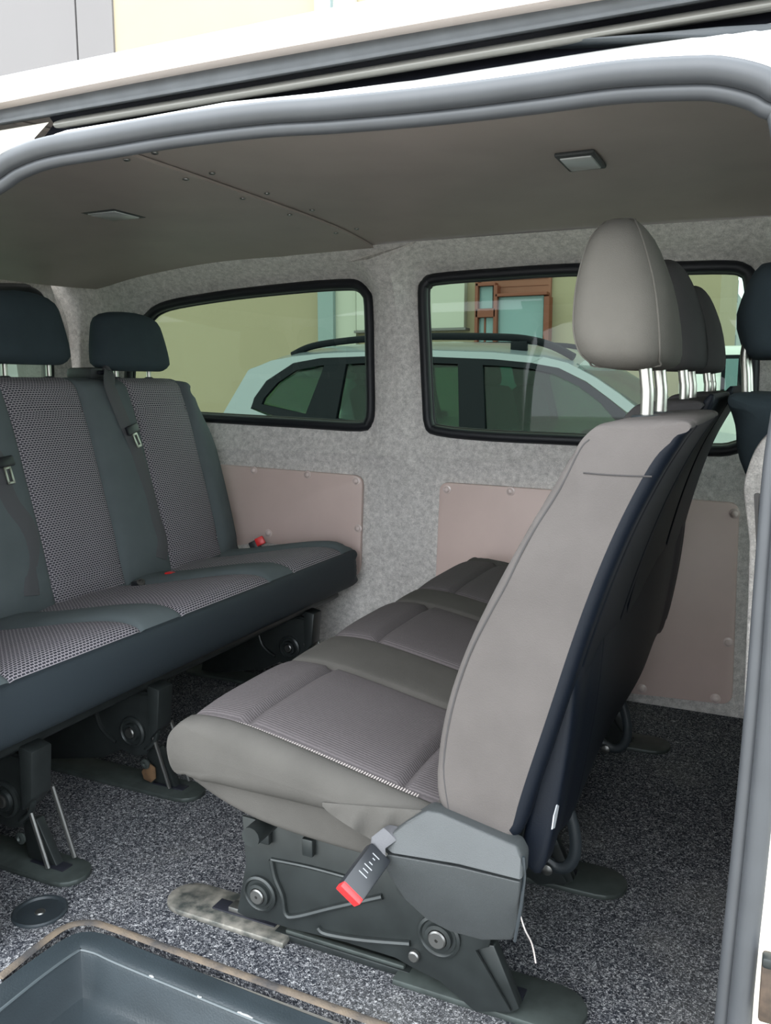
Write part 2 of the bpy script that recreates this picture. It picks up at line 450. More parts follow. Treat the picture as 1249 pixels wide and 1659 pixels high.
# ================================================================== THE SETTING
FLOOR_GROUND = -0.62
WY = 2.50                                             # far side wall
def inpoly(p, poly):
    x, y = p; r = False; n = len(poly)
    for i in range(n):
        x1, y1 = poly[i]; x2, y2 = poly[(i+1) % n]
        if (y1 > y) != (y2 > y) and x < (x2-x1)*(y-y1)/(y2-y1)+x1: r = not r
    return r
def edist(p, poly):
    b = 9.0; n = len(poly); px = Vector(p)
    for i in range(n):
        a = Vector(poly[i]); c = Vector(poly[(i+1) % n]); d = c-a
        t = max(0, min(1, (px-a).dot(d)/max(d.length_squared, 1e-12))); b = min(b, (px-a-d*t).length)
    return b
def sheet(outer, holes, step, fn, rim=0.0, rimdir=(0, 1, 0)):
    """triangulated panel with holes; fn(a,b, hole distance)->xyz"""
    pts = list(outer); edges = [(i, (i+1) % len(outer)) for i in range(len(outer))]; rims = []
    for h in holes:
        b = len(pts); pts += h; edges += [(b+i, b+(i+1) % len(h)) for i in range(len(h))]; rims.append((b, len(h)))
    xs = [p[0] for p in outer]; ys = [p[1] for p in outer]
    x = min(xs)+step/2
    while x < max(xs):
        y = min(ys)+step/2
        while y < max(ys):
            q = (x, y)
            if inpoly(q, outer) and edist(q, outer) > step*.4 and not any(inpoly(q, h) or edist(q, h) < step*.4 for h in holes): pts.append(q)
            y += step
        x += step
    vo, eo, fo, ov, oe, of = delaunay_2d_cdt([Vector(p) for p in pts], edges, [], 0, 1e-6)
    fs = []
    for f in fo:
        c = sum((vo[i] for i in f), Vector((0, 0)))/len(f)
        if inpoly(c, outer) and not any(inpoly(c, h) for h in holes): fs.append(tuple(f))
    V = [Vector(fn(v.x, v.y, min([edist(v, h) for h in holes]) if holes else 9)) for v in vo]
    return V, fs

# ---- far side wall, felt covered, two windows
W1PX = [(238,509),(253,496),(286,485),(380,470),(493,458),(555,454),(580,456),(597,471),(603,494),(605,588),(606,663),(601,686),(584,697),(493,692),(343,683),(268,677),(225,668),(205,640),(208,560),(222,525)]
W2PX = [(679,474),(686,455),(703,445),(794,437),(919,429),(1082,426),(1178,424),(1209,430),(1224,450),(1228,524),(1226,640),(1215,715),(1192,733),(1149,737),(1040,727),(938,720),(794,713),(708,704),(690,690),(686,650),(682,560)]
def poly_at(px, Y): return [(P(x, y, Y=Y).x, P(x, y, Y=Y).z) for x, y in px]
hole1 = [tuple(p) for p in cr(poly_at(W1PX, WY+.01), 3)]
hole2 = [tuple(p) for p in cr(poly_at(W2PX, WY+.01), 3)]
def sm(a, b, x):
    t = max(0, min(1, (x-a)/(b-a))); return t*t*(3-2*t)
def wall_y(x, z, d):
    y = WY
    if z > 1.10: y -= 0.11*((z-1.10)/0.24)**2
    y -= 0.022*math.exp(-((x+1.13)/0.075)**4)*sm(0.5, 0.7, z)          # pillar between the windows
    y += 0.006*math.exp(-((x+1.13)/0.012)**2)*sm(0.0, .5, z)
    y -= 0.012*sm(0.03, 0.008, abs(z-.70))                              # soft rail under the windows
    a = sm(-1.28, -1.5, x)*sm(-2.25, -2.05, x)*sm(0.40, 0.22, z)        # wheel arch
    y -= 0.15*a
    y -= 0.05*sm(.17, .02, math.hypot(x+1.27, (z-.17)*.8))              # loose fold of felt in front of it
    y += 0.004*math.sin(x*9+z*4)*math.sin(z*11-x*3)
    y = WY+.012 + (y-WY-.012)*sm(0.0, .06, d)
    return y
outer = [(-2.50, 0), (-2.0, 0), (-1.5, 0), (-1.0, 0), (-.5, 0), (0, 0), (.5, 0), (1.0, 0), (1.0, 1.34), (.5, 1.34), (0, 1.34), (-.5, 1.345), (-1.0, 1.345), (-1.5, 1.34), (-2.0, 1.335), (-2.5, 1.33)]
V, fs = sheet(outer, [hole1, hole2], 0.03, lambda x, z, d: (x, wall_y(x, z, d), z))
wall_far = mk('wall_far', V, fs, 'felt'); tag(wall_far, kind='structure')
wall_far['label'] = 'grey felt covered side wall with two tinted windows'

def window(name, hole, label):
    w = thing(name, (sum(p[0] for p in hole)/len(hole), WY+.03, min(p[1] for p in hole)), label, kind='structure')
    def ring(off):
        n = len(hole); out = []
        for i in range(n):
            a = Vector(hole[i-1]); b = Vector(hole[(i+1) % n]); t = (b-a).normalized(); nn = Vector((-t.y, t.x))
            q = Vector(hole[i])+nn*off
            if not (inpoly(q, hole)) and off > 0: q = Vector(hole[i])-nn*off
            out.append(q)
        return out
    r1 = ring(.012)
    MB().tube([(q.x, WY+.012, q.y) for q in r1], (.017, .018), 10, True, flat=(0, 1, 0)).build('rubber_seal', 'black_rubber', w)
    r2 = ring(.026)
    MB().tube([(q.x, WY+.024, q.y) for q in r2], (.006, .006), 8, True, flat=(0, 1, 0)).build('inner_lip', 'black_rubber', w)
    V_, f_ = sheet([tuple(q) for q in ring(.018)], [], .4, lambda x, z, d: (x, WY+.026, z))
    mk('glass_pane', V_, f_, 'tinted_glass', w, smooth=False)
    return w
window('window_1', hole1, 'rear side window of green tinted glass in black rubber')
window('window_2', hole2, 'side window of green tinted glass behind the upright headrests')

# ---- rear wall with the tailgate window
RX = -2.46
rw = [(y, z) for y, z in ((.85, 0), (1.7, 0), (2.49, 0), (2.49, .6), (2.47, 1.1), (2.38, 1.34), (1.7, 1.36), (.95, 1.34), (.87, 1.1), (.85, .6))]
hole3 = [tuple(p) for p in cr([(P(*q, X=RX).y, P(*q, X=RX).z) for q in ((20, 466), (50, 470), (70, 486), (80, 530), (84, 600), (80, 645), (55, 662))] + [(1.3, .82), (1.12, .86), (1.08, 1.0), (1.11, 1.16), (1.2, 1.20), (1.6, 1.21)], 3)]
V, fs = sheet(rw, [hole3], 0.05, lambda y, z, d: (RX + .03*sm(.25, 0, 2.49-y)*sm(1.4, .3, z) + .02*sm(.05, 0, d)*-1, y, z))
wall_rear = tag(mk('wall_rear', V, fs, 'felt'), 'grey felt covered rear end of the van behind the last bench', kind='structure')
w3 = thing('window_3', (RX, 1.7, .82), 'tailgate window half hidden behind the rear headrests', kind='structure')
MB().tube([(RX-.01, y, z) for y, z in hole3], (.016, .016), 10, True, flat=(1, 0, 0)).build('rubber_seal', 'black_rubber', w3)
V, fs = sheet(hole3, [], .5, lambda y, z, d: (RX-.02, y, z))
mk('glass_pane', V, fs, 'tinted_glass', w3, smooth=False)

# ---- floor carpet with the step well cut out
well_out = [(-1.070,.60),(-1.071,.858),(-1.076,.96),(-1.070,1.0),(-1.042,1.024),(-.99,1.028),(-.80,1.025),(-.30,1.018),(0.10,1.015),(.10,.60)]
fl = [(-2.48,.89),(-1.175,.89),(-1.17,.86),(-1.071,.86)] + well_out[2:-1] + [(.10,.86),(1.0,.86),(1.0,2.53),(-2.48,2.53)]
AN = Vector((-1.148, 1.012, 0))
an_hole = [(AN.x+.043*math.cos(2*math.pi*i/28), AN.y+.043*math.sin(2*math.pi*i/28)) for i in range(28)]
V, fs = sheet(fl, [an_hole], .2, lambda x, y, d: (x, y, 0.0))
V2 = V + [v-Vector((0, 0, .02)) for v in V]; nV = len(V)
fl_n = len(fl)
fs2 = fs + [tuple(nV+i for i in reversed(f)) for f in fs] + [(i, (i+1) % fl_n, nV+(i+1) % fl_n, nV+i) for i in range(fl_n)]
floor = tag(mk('floor', V2, fs2, 'carpet', smooth=False), 'speckled dark grey carpet on the van floor', kind='structure')
# worn edging strip along the carpet
edge = [(x, y, .002) for x, y in well_out[1:-1]]
strip = MB().tube(cr(edge, 4, False), (.008, .003), 8, flat=(0, 0, 1)).build('trim_1', 'dust_strip'); tag(strip, 'dusty brown edging strip where carpet meets the door step', kind='structure')
# step tray
tr = thing('step_tray', (-.55, .85, -.085), 'moulded dark plastic step tray in the sliding door sill', 'door step')
def offset(pts, d):
    out = []
    for i, p in enumerate(pts):
        a = Vector(pts[max(0, i-1)]); b = Vector(pts[min(len(pts)-1, i+1)]); t = (b-a).normalized()
        out.append((p[0]+t.y*d, p[1]-t.x*d))
    return out
path0 = cr([(-1.060,.60),(-1.060,.80),(-1.060,.90),(-1.052,.975),(-1.03,1.005),(-.985,1.014),(-.93,1.010),(-.80,1.004),(-.60,.996),(-.30,.990),(.0,.988),(.10,.987)], 5, False)
prof = [(0, .000), (.004, .003), (.020, .002), (.036, .001), (.041, -.002), (.046, -.012), (.052, -.06), (.062, -.075), (.078, -.082), (.11, -.084)]
rows = []
for d, z in prof:
    o = offset(path0, d)
    rows.append([(x, y, z) for x, y in o])
vs = [p for r in rows for p in r]; n = len(path0)
fs = [(i*n+j, i*n+j+1, (i+1)*n+j+1, (i+1)*n+j) for i in range(len(rows)-1) for j in range(n-1)]
mk('tray_wall', vs, fs, 'step_plastic', tr, angle=28)
MB().box((-.48, .72, -.088), (1.1, .56, .006)).build('tray_floor', 'step_plastic', tr)
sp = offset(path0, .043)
MB().tube([(x, y, -.0035) for x, y in sp], (.0026, .0026), 6, flat=(0, 0, 1)).build('rim_edge_highlight', 'rim_highlight_grey', tr)  # painted highlight: lighter grey tube along the tray's scuffed inner rim
for k_ in range(14):
    i0 = random.choice([30, 33, 36, 37, 38, 40, 41, 43, 46, 48, 49]); t0 = random.random()*.5
    a_ = Vector((*sp[i0], -.0012)); b_ = Vector((*sp[i0+1], -.0012)); w_ = random.uniform(.15, .55)
    MB().tube([a_.lerp(b_, t0), a_.lerp(b_, t0+w_*.5)+Vector((0, random.uniform(-.002, .002), 0)), a_.lerp(b_, t0+w_)], [(.0012, .0012), (random.uniform(.0015, .003), .0014), (.0008, .0012)], 6, flat=(0, 0, 1)).build('scuff_mark', 'scuff', tr)

# ---- ceiling: two headliner boards with a screwed lap joint
ce = thing('ceiling', (-.9, 1.69, 1.36), 'grey vinyl headliner in two overlapping boards', kind='structure')
def ceil_z(x, y):
    z = 1.368 - .030*abs((y-1.69)/.74)**4 - .004*math.sin(x*3.1+.7)
    if x < -1.6: z -= .055*((-1.6-x)/.65)**2
    z -= .010*math.exp(-((x+.55)/.25)**2-((y-1.5)/.2)**2)
    return z
def board(x0, x1, dz, name, rear=False):
    nx, ny = 50, 40; vs = []; fs = []
    for s in (0, 1):
        for i in range(nx+1):
            for j in range(ny+1):
                y = .97 + (2.435-.97)*j/ny
                xa = x0
                if rear: xa = x0 + .13*max(0, (abs(y-1.7)/.74))**5
                x = xa+(x1-xa)*i/nx
                if not rear: x += .02*math.sin(y*7)*(1-i/nx)*.4
                vs.append((x, y, ceil_z(x, y)+dz+(.006 if s else 0)))
    S = (nx+1)*(ny+1)
    for i in range(nx):
        for j in range(ny):
            a = i*(ny+1)+j; q = (a, a+1, a+ny+2, a+ny+1); fs += [q, tuple(S+k for k in reversed(q))]
    rim = [j for j in range(ny+1)] + [i*(ny+1)+ny for i in range(1, nx+1)] + [nx*(ny+1)+j for j in range(ny-1, -1, -1)] + [i*(ny+1) for i in range(nx-1, 0, -1)]
    fs += [(rim[i], rim[(i+1) % len(rim)], S+rim[(i+1) % len(rim)], S+rim[i]) for i in range(len(rim))]
    return mk(name, vs, fs, 'headliner', ce, angle=50)
board(-1.19, 1.0, 0.0, 'headliner_board')
board(-2.40, -1.145, -.008, 'headliner_board', True)
first = None
for y in (1.35, 1.53, 1.74, 1.95, 2.2):
    for dx in (0, .06):
        z = ceil_z(-1.17, y)-.009
        if first is None:
            first = MB().revolve((-1.17, y, z), (0, 0, -1), [(.007, 0), (.0065, .002), (.003, .0035), (.0005, .0036)], 10).build('screw', 'bolt_steel', ce)
            p0 = Vector((-1.17, y, z))
        else:
            c = first.copy(); COL.objects.link(c); c.location = Vector((-1.17+dx, y+.01*(dx > 0), z+(.008 if dx else 0)))-p0

# ceiling lamps
def lamp(cx, cy, label, w=.11, d=.075):
    z = ceil_z(cx, cy)-.004
    t = thing('ceiling_lamp', (cx, cy, z), label, 'lamp', 'interior lamps in the headliner')
    MB().box((cx, cy, z-.001), (w, d, .008), .003).build('frame', 'cover_plastic', t)
    MB().box((cx, cy, z-.005), (w*.8, d*.76, .006), .0025).build('lens', 'lamp_lens', t)
    return t
q = P(941, 262, Z=1.362); lamp(q.x, q.y, 'interior lamp set in the ceiling above the grey seat', .075, .13)
q = P(184, 345, Z=1.362); lamp(q.x, q.y, 'interior lamp in the ceiling above the rear bench', .11, .12)

# ---- roof skin, side of the roof, door rail, header
def extr(name, prof, x0, x1, m, parent=None, thick=None, **kw):
    n = 24; k = len(prof); vs = []; fs = []
    for i in range(n+1):
        x = x0+(x1-x0)*i/n
        vs += [(x, y, z) for y, z in prof]
    for i in range(n):
        for j in range(k-1):
            fs.append((i*k+j, i*k+j+1, (i+1)*k+j+1, (i+1)*k+j))
    return mk(name, vs, fs, m, parent, **kw)
def zline(px, py, Y): return P(px, py, Y=Y).z
roofp = [(1.028, zline(625, 42, 1.028)), (1.045, zline(625, 34, 1.045)), (1.075, 1.425), (1.12, 1.444), (1.2, 1.462), (1.4, 1.482), (1.69, 1.49), (2.0, 1.482), (2.3, 1.45), (2.42, 1.42), (2.50, 1.37), (2.54, 1.30)]
roofp = cr(roofp, 4, False)
roof = tag(extr('roof', roofp, -3.2, 1.2, 'white_paint', angle=70), 'white painted van roof above the door opening', kind='structure')
rl = thing('door_rail', (-.5, 1.0, 1.28), 'dark sliding door rail and drip moulding along the roof edge', 'door rail')
yb = 1.020
extr('drip_moulding', cr([(1.030, zline(625, 41, 1.030)), (1.012, zline(625, 44, 1.012)), (1.004, zline(625, 62, 1.004)), (1.004, zline(625, 78, 1.004)), (1.008, zline(625, 92, 1.008)), (1.04, zline(625, 95, 1.04))], 4, False), -3.2, 1.0, 'jamb_black', rl)
extr('channel', [(1.04, zline(625, 92, 1.04)), (1.05, zline(625, 110, 1.05)), (1.02, zline(625, 142, 1.02))], -1.05, 1.0, 'channel_dark', rl)
extr('rail_lip', cr([(1.02, zline(625, 103, 1.02)), (1.002, zline(625, 106, 1.002)), (.998, zline(625, 112, .998)), (1.004, zline(625, 119, 1.004)), (1.02, zline(625, 122, 1.02))], 3, False), -1.0, 1.0, 'olive_metal', rl)
MB().prism([P(*q, Y=1.0) for q in ((880,66),(1060,52),(1165,42),(1300,34),(1300,66),(1160,60),(1060,60))], (0, .03, 0), .002).build('rail_cover', 'black_plastic', rl)
extr('end_cap', [(1.0, 1.262), (.98, 1.29), (1.01, 1.32)], -1.16, -1.02, 'cream_paint', rl)
# painted flange above the seal, body sides around the doorway
SEAL_Y = 0.90
upx = [(-70, 312), (0, 257), (30, 240), (90, 220), (200, 202), (350, 175), (500, 160), (625, 155), (775, 135), (905, 117), (1025, 102), (1125, 99), (1175, 101), (1222, 109), (1249, 117), (1285, 140)]
lpx = [(-52, 352), (0, 305), (30, 285), (65, 272), (125, 260), (220, 245), (350, 225), (450, 215), (625, 205), (810, 185), (975, 162), (1125, 152), (1175, 156), (1225, 172), (1249, 192), (1268, 215)]
U3 = [P(*q, Y=SEAL_Y) for q in upx]; L3 = [P(*q, Y=SEAL_Y+.01) for q in lpx]
hd = MB()
topz = zline(625, 139, .99)
vs = []; fs = []
for i, u in enumerate(U3):
    vs += [Vector((u.x, SEAL_Y+.005, u.z-.015)), Vector((u.x, SEAL_Y+.02, u.z+.012)), Vector((u.x*1.04, 1.02, max(topz, u.z+.03)+.012))]
k = 3
fs = [(i*k+j, i*k+j+1, (i+1)*k+j+1, (i+1)*k+j) for i in range(len(U3)-1) for j in range(2)]
tag(mk('trim_2', vs, fs, 'white_paint', angle=70), 'white painted flange between rubber seal and door rail', kind='structure')
# seal path all round the door opening
def pz(x, z): return Vector((x, SEAL_Y, z))
mid = []
for i in range(len(upx)):
    mid.append((U3[i]+L3[i])/2)
rightpx = [(1296, 330), (1300, 480), (1286, 640), (1268, 760), (1253, 940), (1237, 1150), (1214, 1390), (1186, 1659)]
right = [P(*q, Y=SEAL_Y) for q in rightpx] + [P(1165, 1900, Y=SEAL_Y), P(1150, 2080, Y=SEAL_Y)]
left = [pz(-1.15, .02), pz(-1.15, .5), pz(-1.13, .95), pz(-1.085, 1.12)]
path = [tuple(p) for p in left+[mid[0]]+mid[1:]+right]
path = cr(path, 5, False)
def offs(path, d):
    out = []
    for i, p in enumerate(path):
        a = Vector(path[max(0, i-1)]); b = Vector(path[min(len(path)-1, i+1)]); t = (b-a).normalized()
        nn = Vector((-t.z, 0, t.x)); out.append(Vector(p)+nn*d)
    return out
se = thing('door_seal', (-.5, SEAL_Y, .02), 'grey double rubber seal framing the sliding door opening', 'door seal')
MB().tube(offs(path, .007), (.0125, .013), 12, flat=(0, 1, 0)).build('outer_bead', 'rubber', se)
MB().tube([v+Vector((0, .010, 0)) for v in offs(path, -.0095)], (.0085, .010), 12, flat=(0, 1, 0)).build('inner_bead', 'rubber', se)
MB().tube([v+Vector((0, .016, 0)) for v in offs(path, .0)], (.012, .008), 8, flat=(0, 1, 0)).build('seal_web', 'black_rubber', se)

# near side body panels either side of the opening
mb = MB()
zt = 1.24
mb.prism([(.055, .91, -.25), (1.0, .91, -.25), (1.0, .91, 1.34), (.20, .91, 1.34), (.055, .91, 1.30)], (0, .05, 0), .004)
tag(mb.build('wall_near_front', 'white_paint', angle=30), 'white painted door pillar at the edge of the opening', kind='structure')
mb = MB().prism([(P(1221, 1659, Y=.895).x, .893, -.25), (P(1258, 1050, Y=.895).x, .893, .66), (.05, .893, 1.22), (.075, .893, 1.22), (.075, .893, -.25)], (0, .02, 0), .002)
tag(mb.build('trim_3', 'cream_paint', angle=30), 'cream painted pillar flange beside the rubber seal', kind='structure')
mb = MB().prism([(-2.5, .86, -.25), (-1.17, .86, -.25), (-1.17, .86, 1.0), (-1.12, .87, 1.18), (-1.06, .88, 1.27), (-1.03, .89, 1.295), (-1.05, .90, 1.29), (-2.5, .90, 1.29)], (0, .04, 0), .003)
tag(mb.build('wall_near_rear', 'white_paint', angle=30), 'white body side behind the sliding door opening', kind='structure')
st = thing('door_striker', P(1242, 1600, Y=.88), 'worn brown door striker on the white pillar', 'striker')
c = P(1245, 1600, Y=.885)
MB().box(c, (.016, .012, .075), .003).build('plate', 'striker_brown', st)
MB().box(c+Vector((0, -.008, .035)), (.016, .014, .012), .003).build('loop', 'black_steel', st)

wfv = MB().prism([(1.0, .9, 0), (1.0, 2.5, 0), (1.0, 2.5, .92), (1.0, .9, .92)], (.05, 0, 0), .004).build('wall_front', 'black_plastic', smooth=False)
tag(wfv, 'dark dashboard end of the cab out of view', kind='structure')
w4 = thing('window_4', (1.0, 1.7, .92), 'windscreen of the cab', kind='structure')
MB().prism([(1.0, .95, .92), (1.0, 2.45, .92), (1.0, 2.42, 1.36), (1.0, .98, 1.36)], (.006, 0, 0)).build('glass_pane', 'clear_glass', w4, smooth=False)
# ---- vinyl wall panels with screws
def wall_panel(name, pts_px, screws_px, label, Y0=WY-.014):
    pts = [P(*q, Y=Y0) for q in pts_px]
    root = thing('wall_panel', (sum(p.x for p in pts)/len(pts), Y0, min(p.z for p in pts)), label, 'wall panel', 'vinyl wall panels under the windows')
    ring = pts
    MB().prism([(p.x, Y0-.004, p.z) for p in ring], (0, .016, 0), .003).build('board', 'vinyl_panel', root, angle=30)
    f = None
    for q in screws_px:
        c = P(*q, Y=Y0-.004)
        if f is None:
            f = MB().revolve(c, (0, -1, 0), [(.0145, -.001), (.014, .001), (.0095, .0025), (.009, .005), (.006, .0075), (.001, .0085)], 14).build('screw', 'screw_cap', root); f0 = c
        else:
            k_ = f.copy(); COL.objects.link(k_); k_.location = c-f0
    return root
def rc(pts, r=.12):
    """round the corners of a pixel polygon: entries (x, y, radius)"""
    out = []; n = len(pts)
    for i, (x, y, rad) in enumerate(pts):
        if rad == 0: out.append((x, y)); continue
        a = Vector(pts[i-1][:2]); c = Vector(pts[(i+1) % n][:2]); p = Vector((x, y))
        d1 = (a-p).normalized(); d2 = (c-p).normalized()
        for t in range(6):
            u = t/5
            out.append(tuple((p+d1*rad)*(1-u)**2 + p*2*u*(1-u) + (p+d2*rad)*u*u))
    return out
wall_panel('p', rc([(300, 748, 0), (588, 771, 16), (583, 936, 16), (540, 930, 0), (520, 898, 20), (470, 884, 0), (420, 878, 0), (370, 886, 20), (300, 884, 0)]),
           [(411, 762), (498, 769), (577, 779), (580, 856), (574, 926), (435, 864), (330, 755)], 'pinkish grey vinyl panel behind the rear bench end')
wall_panel('p', rc([(713, 781, 14), (1198, 815, 18), (1186, 1142, 20), (1030, 1124, 0), (700, 1070, 16)]),
           [(724, 793), (827, 796), (1190, 832), (1180, 1041), (1159, 1132), (1040, 1116), (1000, 818)], 'pinkish grey vinyl panel below the window beside the upright seats')
# ================================================================== MIDDLE BENCH (faces the rear)
mbn = thing('bench_seat', (-.5, 1.69, 0), 'grey cloth three seat bench with upright back and pale headrests, facing the rear', 'bench seat')
# cushion: control points of the section, clockwise from rear bottom
cs = [(-.36,.335),(-.46,.325),(-.62,.325),(-.76,.325),(-.815,.335),(-.830,.362),(-.830,.392),(-.814,.414),(-.785,.424),(-.715,.422),(-.62,.405),(-.53,.386),(-.455,.370),(-.40,.36),(-.35,.352)]
kn = [C(.992), C(1.035), C(1.325), C(1.50), C(1.80), C(1.94), C(2.32), C(2.375)]
ins_s = {1, 3, 5}
def ckey(k, v):
    if k in ins_s and 6.9 <= v <= 13: return 'i%d' % k
    return 'c'
def cb(k, f, v):
    if not 6.5 < v < 14: return 0
    return .008*(1-(2*f-1)**4)*(1 if k in ins_s else .5)*min(1, (v-6.5), (14-v))
slab({'c': ('cushion', 'cushion_plain'), 'i1': ('insert_panel', 'ribbed', 'c'), 'i3': ('insert_panel', 'ribbed', 'c'), 'i5': ('insert_panel', 'ribbed', 'c')},
     cs, kn, ckey, mbn, 6, .03, .045, .008, seams=((9, .010, ins_s), (12, .009, ins_s)), bulge=cb)
# lower skirt of the cushion
ks = [(-.36,.27),(-.50,.262),(-.66,.27),(-.755,.292),(-.812,.322),(-.80,.350),(-.70,.358),(-.50,.352),(-.36,.345)]
slab({'c': ('lower_skirt', 'cushion_plain')}, ks, [C(1.018), C(1.2), C(2.2), C(2.36)], lambda k, v: 'c', mbn, 5, .012, .03, 0)
# white over-stitching along the near edge
pts = []
for i in range(30):
    t = i/29; x = -.785+t*.36
    z = .424 - .004 if x < -.72 else None
    zz = [(-.80, .420), (-.715, .419), (-.62, .403), (-.53, .385), (-.42, .363)]
    for a, b in zip(zz, zz[1:]):
        if a[0] <= x <= b[0]: z = a[1]+(b[1]-a[1])*(x-a[0])/(b[0]-a[0])
    pts.append((x, 1.032, z+.000))
st_mb = MB()
for i in range(len(pts)-1):
    a = Vector(pts[i]); b = Vector(pts[i+1])
    for u in (0.1, .43, .76):
        c = a.lerp(b, u); st_mb.box(c+Vector((0, 0, .0005)), (.0016, .010, .0016))
st = st_mb.build('stitching', 'pale_thread', mbn, smooth=False); st['kind'] = 'stuff'
# gathered cloth at the rear corner of the cushion
g = MB(); rows = []
for i in range(25):
    u = i/24; row = []
    for j in range(9):
        w = j/8
        px = 522+u*176; tri = min(u/.5, (1-u)/.5); top = 1300+u*14; bot = top+6+52*tri**.8
        y = .9905 - (.007+.006*math.sin(u*24+w*1.5))*min(1, tri*3)*w**.6
        p = P(px, top*(1-w)+bot*w, Y=y); row.append(p)
    rows.append(row)
vs = [p for r in rows for p in r]
fs = [(i*9+j, i*9+j+1, (i+1)*9+j+1, (i+1)*9+j) for i in range(24) for j in range(8)]
mk('gathered_cloth', vs, fs, 'cushion_plain', mbn, angle=80)

# backrests
fe = [(714,1312),(705.5,1240),(719.5,1150),(749,1060),(791,970),(840,880),(887,800),(926,735),(952,702),(985,684)]
re_ = [(1092,680),(1122,690),(1104,717),(1067,775),(1022,860),(983,950),(946,1050),(913,1150),(875,1260),(835,1362)]
bsec = [(P(*q, Y=1.0).x, P(*q, Y=1.0).z) for q in fe+re_] + [(P(775, 1350, Y=1.0).x, P(775, 1350, Y=1.0).z)]
K = len(bsec); front_n = len(fe)
def back(y0, y1, dx, dz, m):
    sec = [(x+dx*(z-.35)/.5, z+dz*(z-.35)/.5) for x, z in bsec]
    def kf(k, v):
        if k == 1 and .5 < v < 9: return 'i'
        if k >= 0 and 11.2 <= v < 19: return 's'
        return 'c'
    w = y1-y0
    return slab({'c': ('backrest', m), 'i': ('insert_panel', 'ribbed', 'c'), 's': ('back_lining', 'seat_shell', 'c')}, sec,
         [C(y0), C(y0+.055), C(y1-.055), C(y1)], kf, mbn, 6, .016, .016, .004)
b1 = back(.998, 1.42, 0, 0, 'seat_grey')
b2 = back(1.44, 1.90, -.022, .012, 'seat_grey_dark')
b3 = back(1.92, 2.37, -.022, .02, 'seat_grey_dark')
# piping on the near side of the first backrest
def onsec(px): return P(*px, Y=.9975)
MB().tube([P(x, y, Y=.999) for x, y in cr([(727,1310),(719,1240),(732,1150),(760,1062),(795,993),(821,946),(854,878),(908,791),(940,728),(955,712)], 4, False)], .0016, 6).build('piping', 'seat_grey_dark', mbn)
MB().tube([P(x, y, Y=.998) for x, y in cr([(945,766),(980,769),(1020,771),(1056,772)], 4, False)], .0011, 6).build('seam', 'seam_thread', mbn)
# hard rear shells: seat 2 and 3 have raised frames
def shell(y0, y1, dx, ztop, name='back_shell'):
    off = .010
    prof = []
    for x, z in [(P(*q, Y=1.0).x, P(*q, Y=1.0).z) for q in ((1067,775),(1022,860),(983,950),(946,1050),(913,1150),(875,1260),(838,1362),(836,1410))]:
        prof.append((x+dx*(z-.35)/.5, z))
    top = (prof[0][0]+.030+(ztop-.868)*.35+dx*.2, ztop)
    out = [(p[0]+off, p[1]-.008) for p in prof]
    sec = [top] + [(prof[0][0]+.002, prof[0][1])] + prof[1:] + list(reversed(out)) + [(top[0]+.012, ztop-.010)]
    return slab({'c': (name, 'seat_shell')}, sec, [C(y0), C(y0+.08), C(y1-.08), C(y1)], lambda k, v: 'c', mbn, 4, .005, .005, 0)
shell(1.45, 1.885, -.030, .912)
shell(1.93, 2.36, -.030, .922)
# cloth flap below the shells, small torn label
slab({'c': ('rear_flap', 'seat_shell')}, [(-.230,.585),(-.250,.47),(-.276,.335),(-.268,.300),(-.248,.305),(-.224,.45),(-.214,.57),(-.222,.590)], [C(1.03), C(1.2), C(2.2), C(2.36)], lambda k, v: 'c', mbn, 4, .006, .006, 0,
     bulge=lambda k, f, v: .004*math.sin(f*9+k*2))
MB().prism([P(x, y, X=-.226) for x, y in ((893,1344),(896,1322),(901,1304),(904,1306),(901,1322),(897,1342))], (.0015, 0, .0008)).build('torn_label', 'print_white', mbn, smooth=False)

# headrests with steel rods
hpx = [(598, 990, 1050), (594, 960, 1074), (585, 944, 1084), (570, 930, 1088), (545, 921, 1088), (520, 918, 1086), (485, 919, 1081), (450, 923, 1073), (415, 931, 1061), (390, 939, 1051), (370, 949, 1041), (356, 960, 1031), (346, 970, 1020), (340, 980, 1008)]
hrow = []
for y, a, b in hpx:
    pa, pb = P(a, y, Y=1.13), P(b, y, Y=1.13); hrow.append(((pa.z+pb.z)/2, pa.x, pb.x))
def mid_headrest(yc, dx, dz, m, rodz):
    h = headrest(mbn, hrow, yc, .128, m, dx, dz, wtop=.62)
    for s in (-1, 1):
        y = yc+s*.07
        zt = hrow[0][0]+dz+.03
        xb = P(1046, 688, Y=1.14).x+dx; xt = xb-.004
        MB().tube(cr([(xb, y, rodz-.02), (xb, y, rodz+.03), (xt+.002, y, zt-.045), (xt-.004, y, zt)], 4, False), .0085, 12).build('rod', 'chrome', h)
        MB().revolve((xb, y, rodz-.002), (0, 0, 1), [(.021, -.008), (.021, .004), (.018, .008), (.010, .009)], 18).build('rod_socket', 'black_plastic', h)
    return h
h1 = mid_headrest(1.215, 0, 0, 'headrest_grey', .888)
mid_headrest(1.665, .0, .004, 'seat_grey_dark', .895)
mid_headrest(2.125, .004, .004, 'seat_grey_dark', .90)
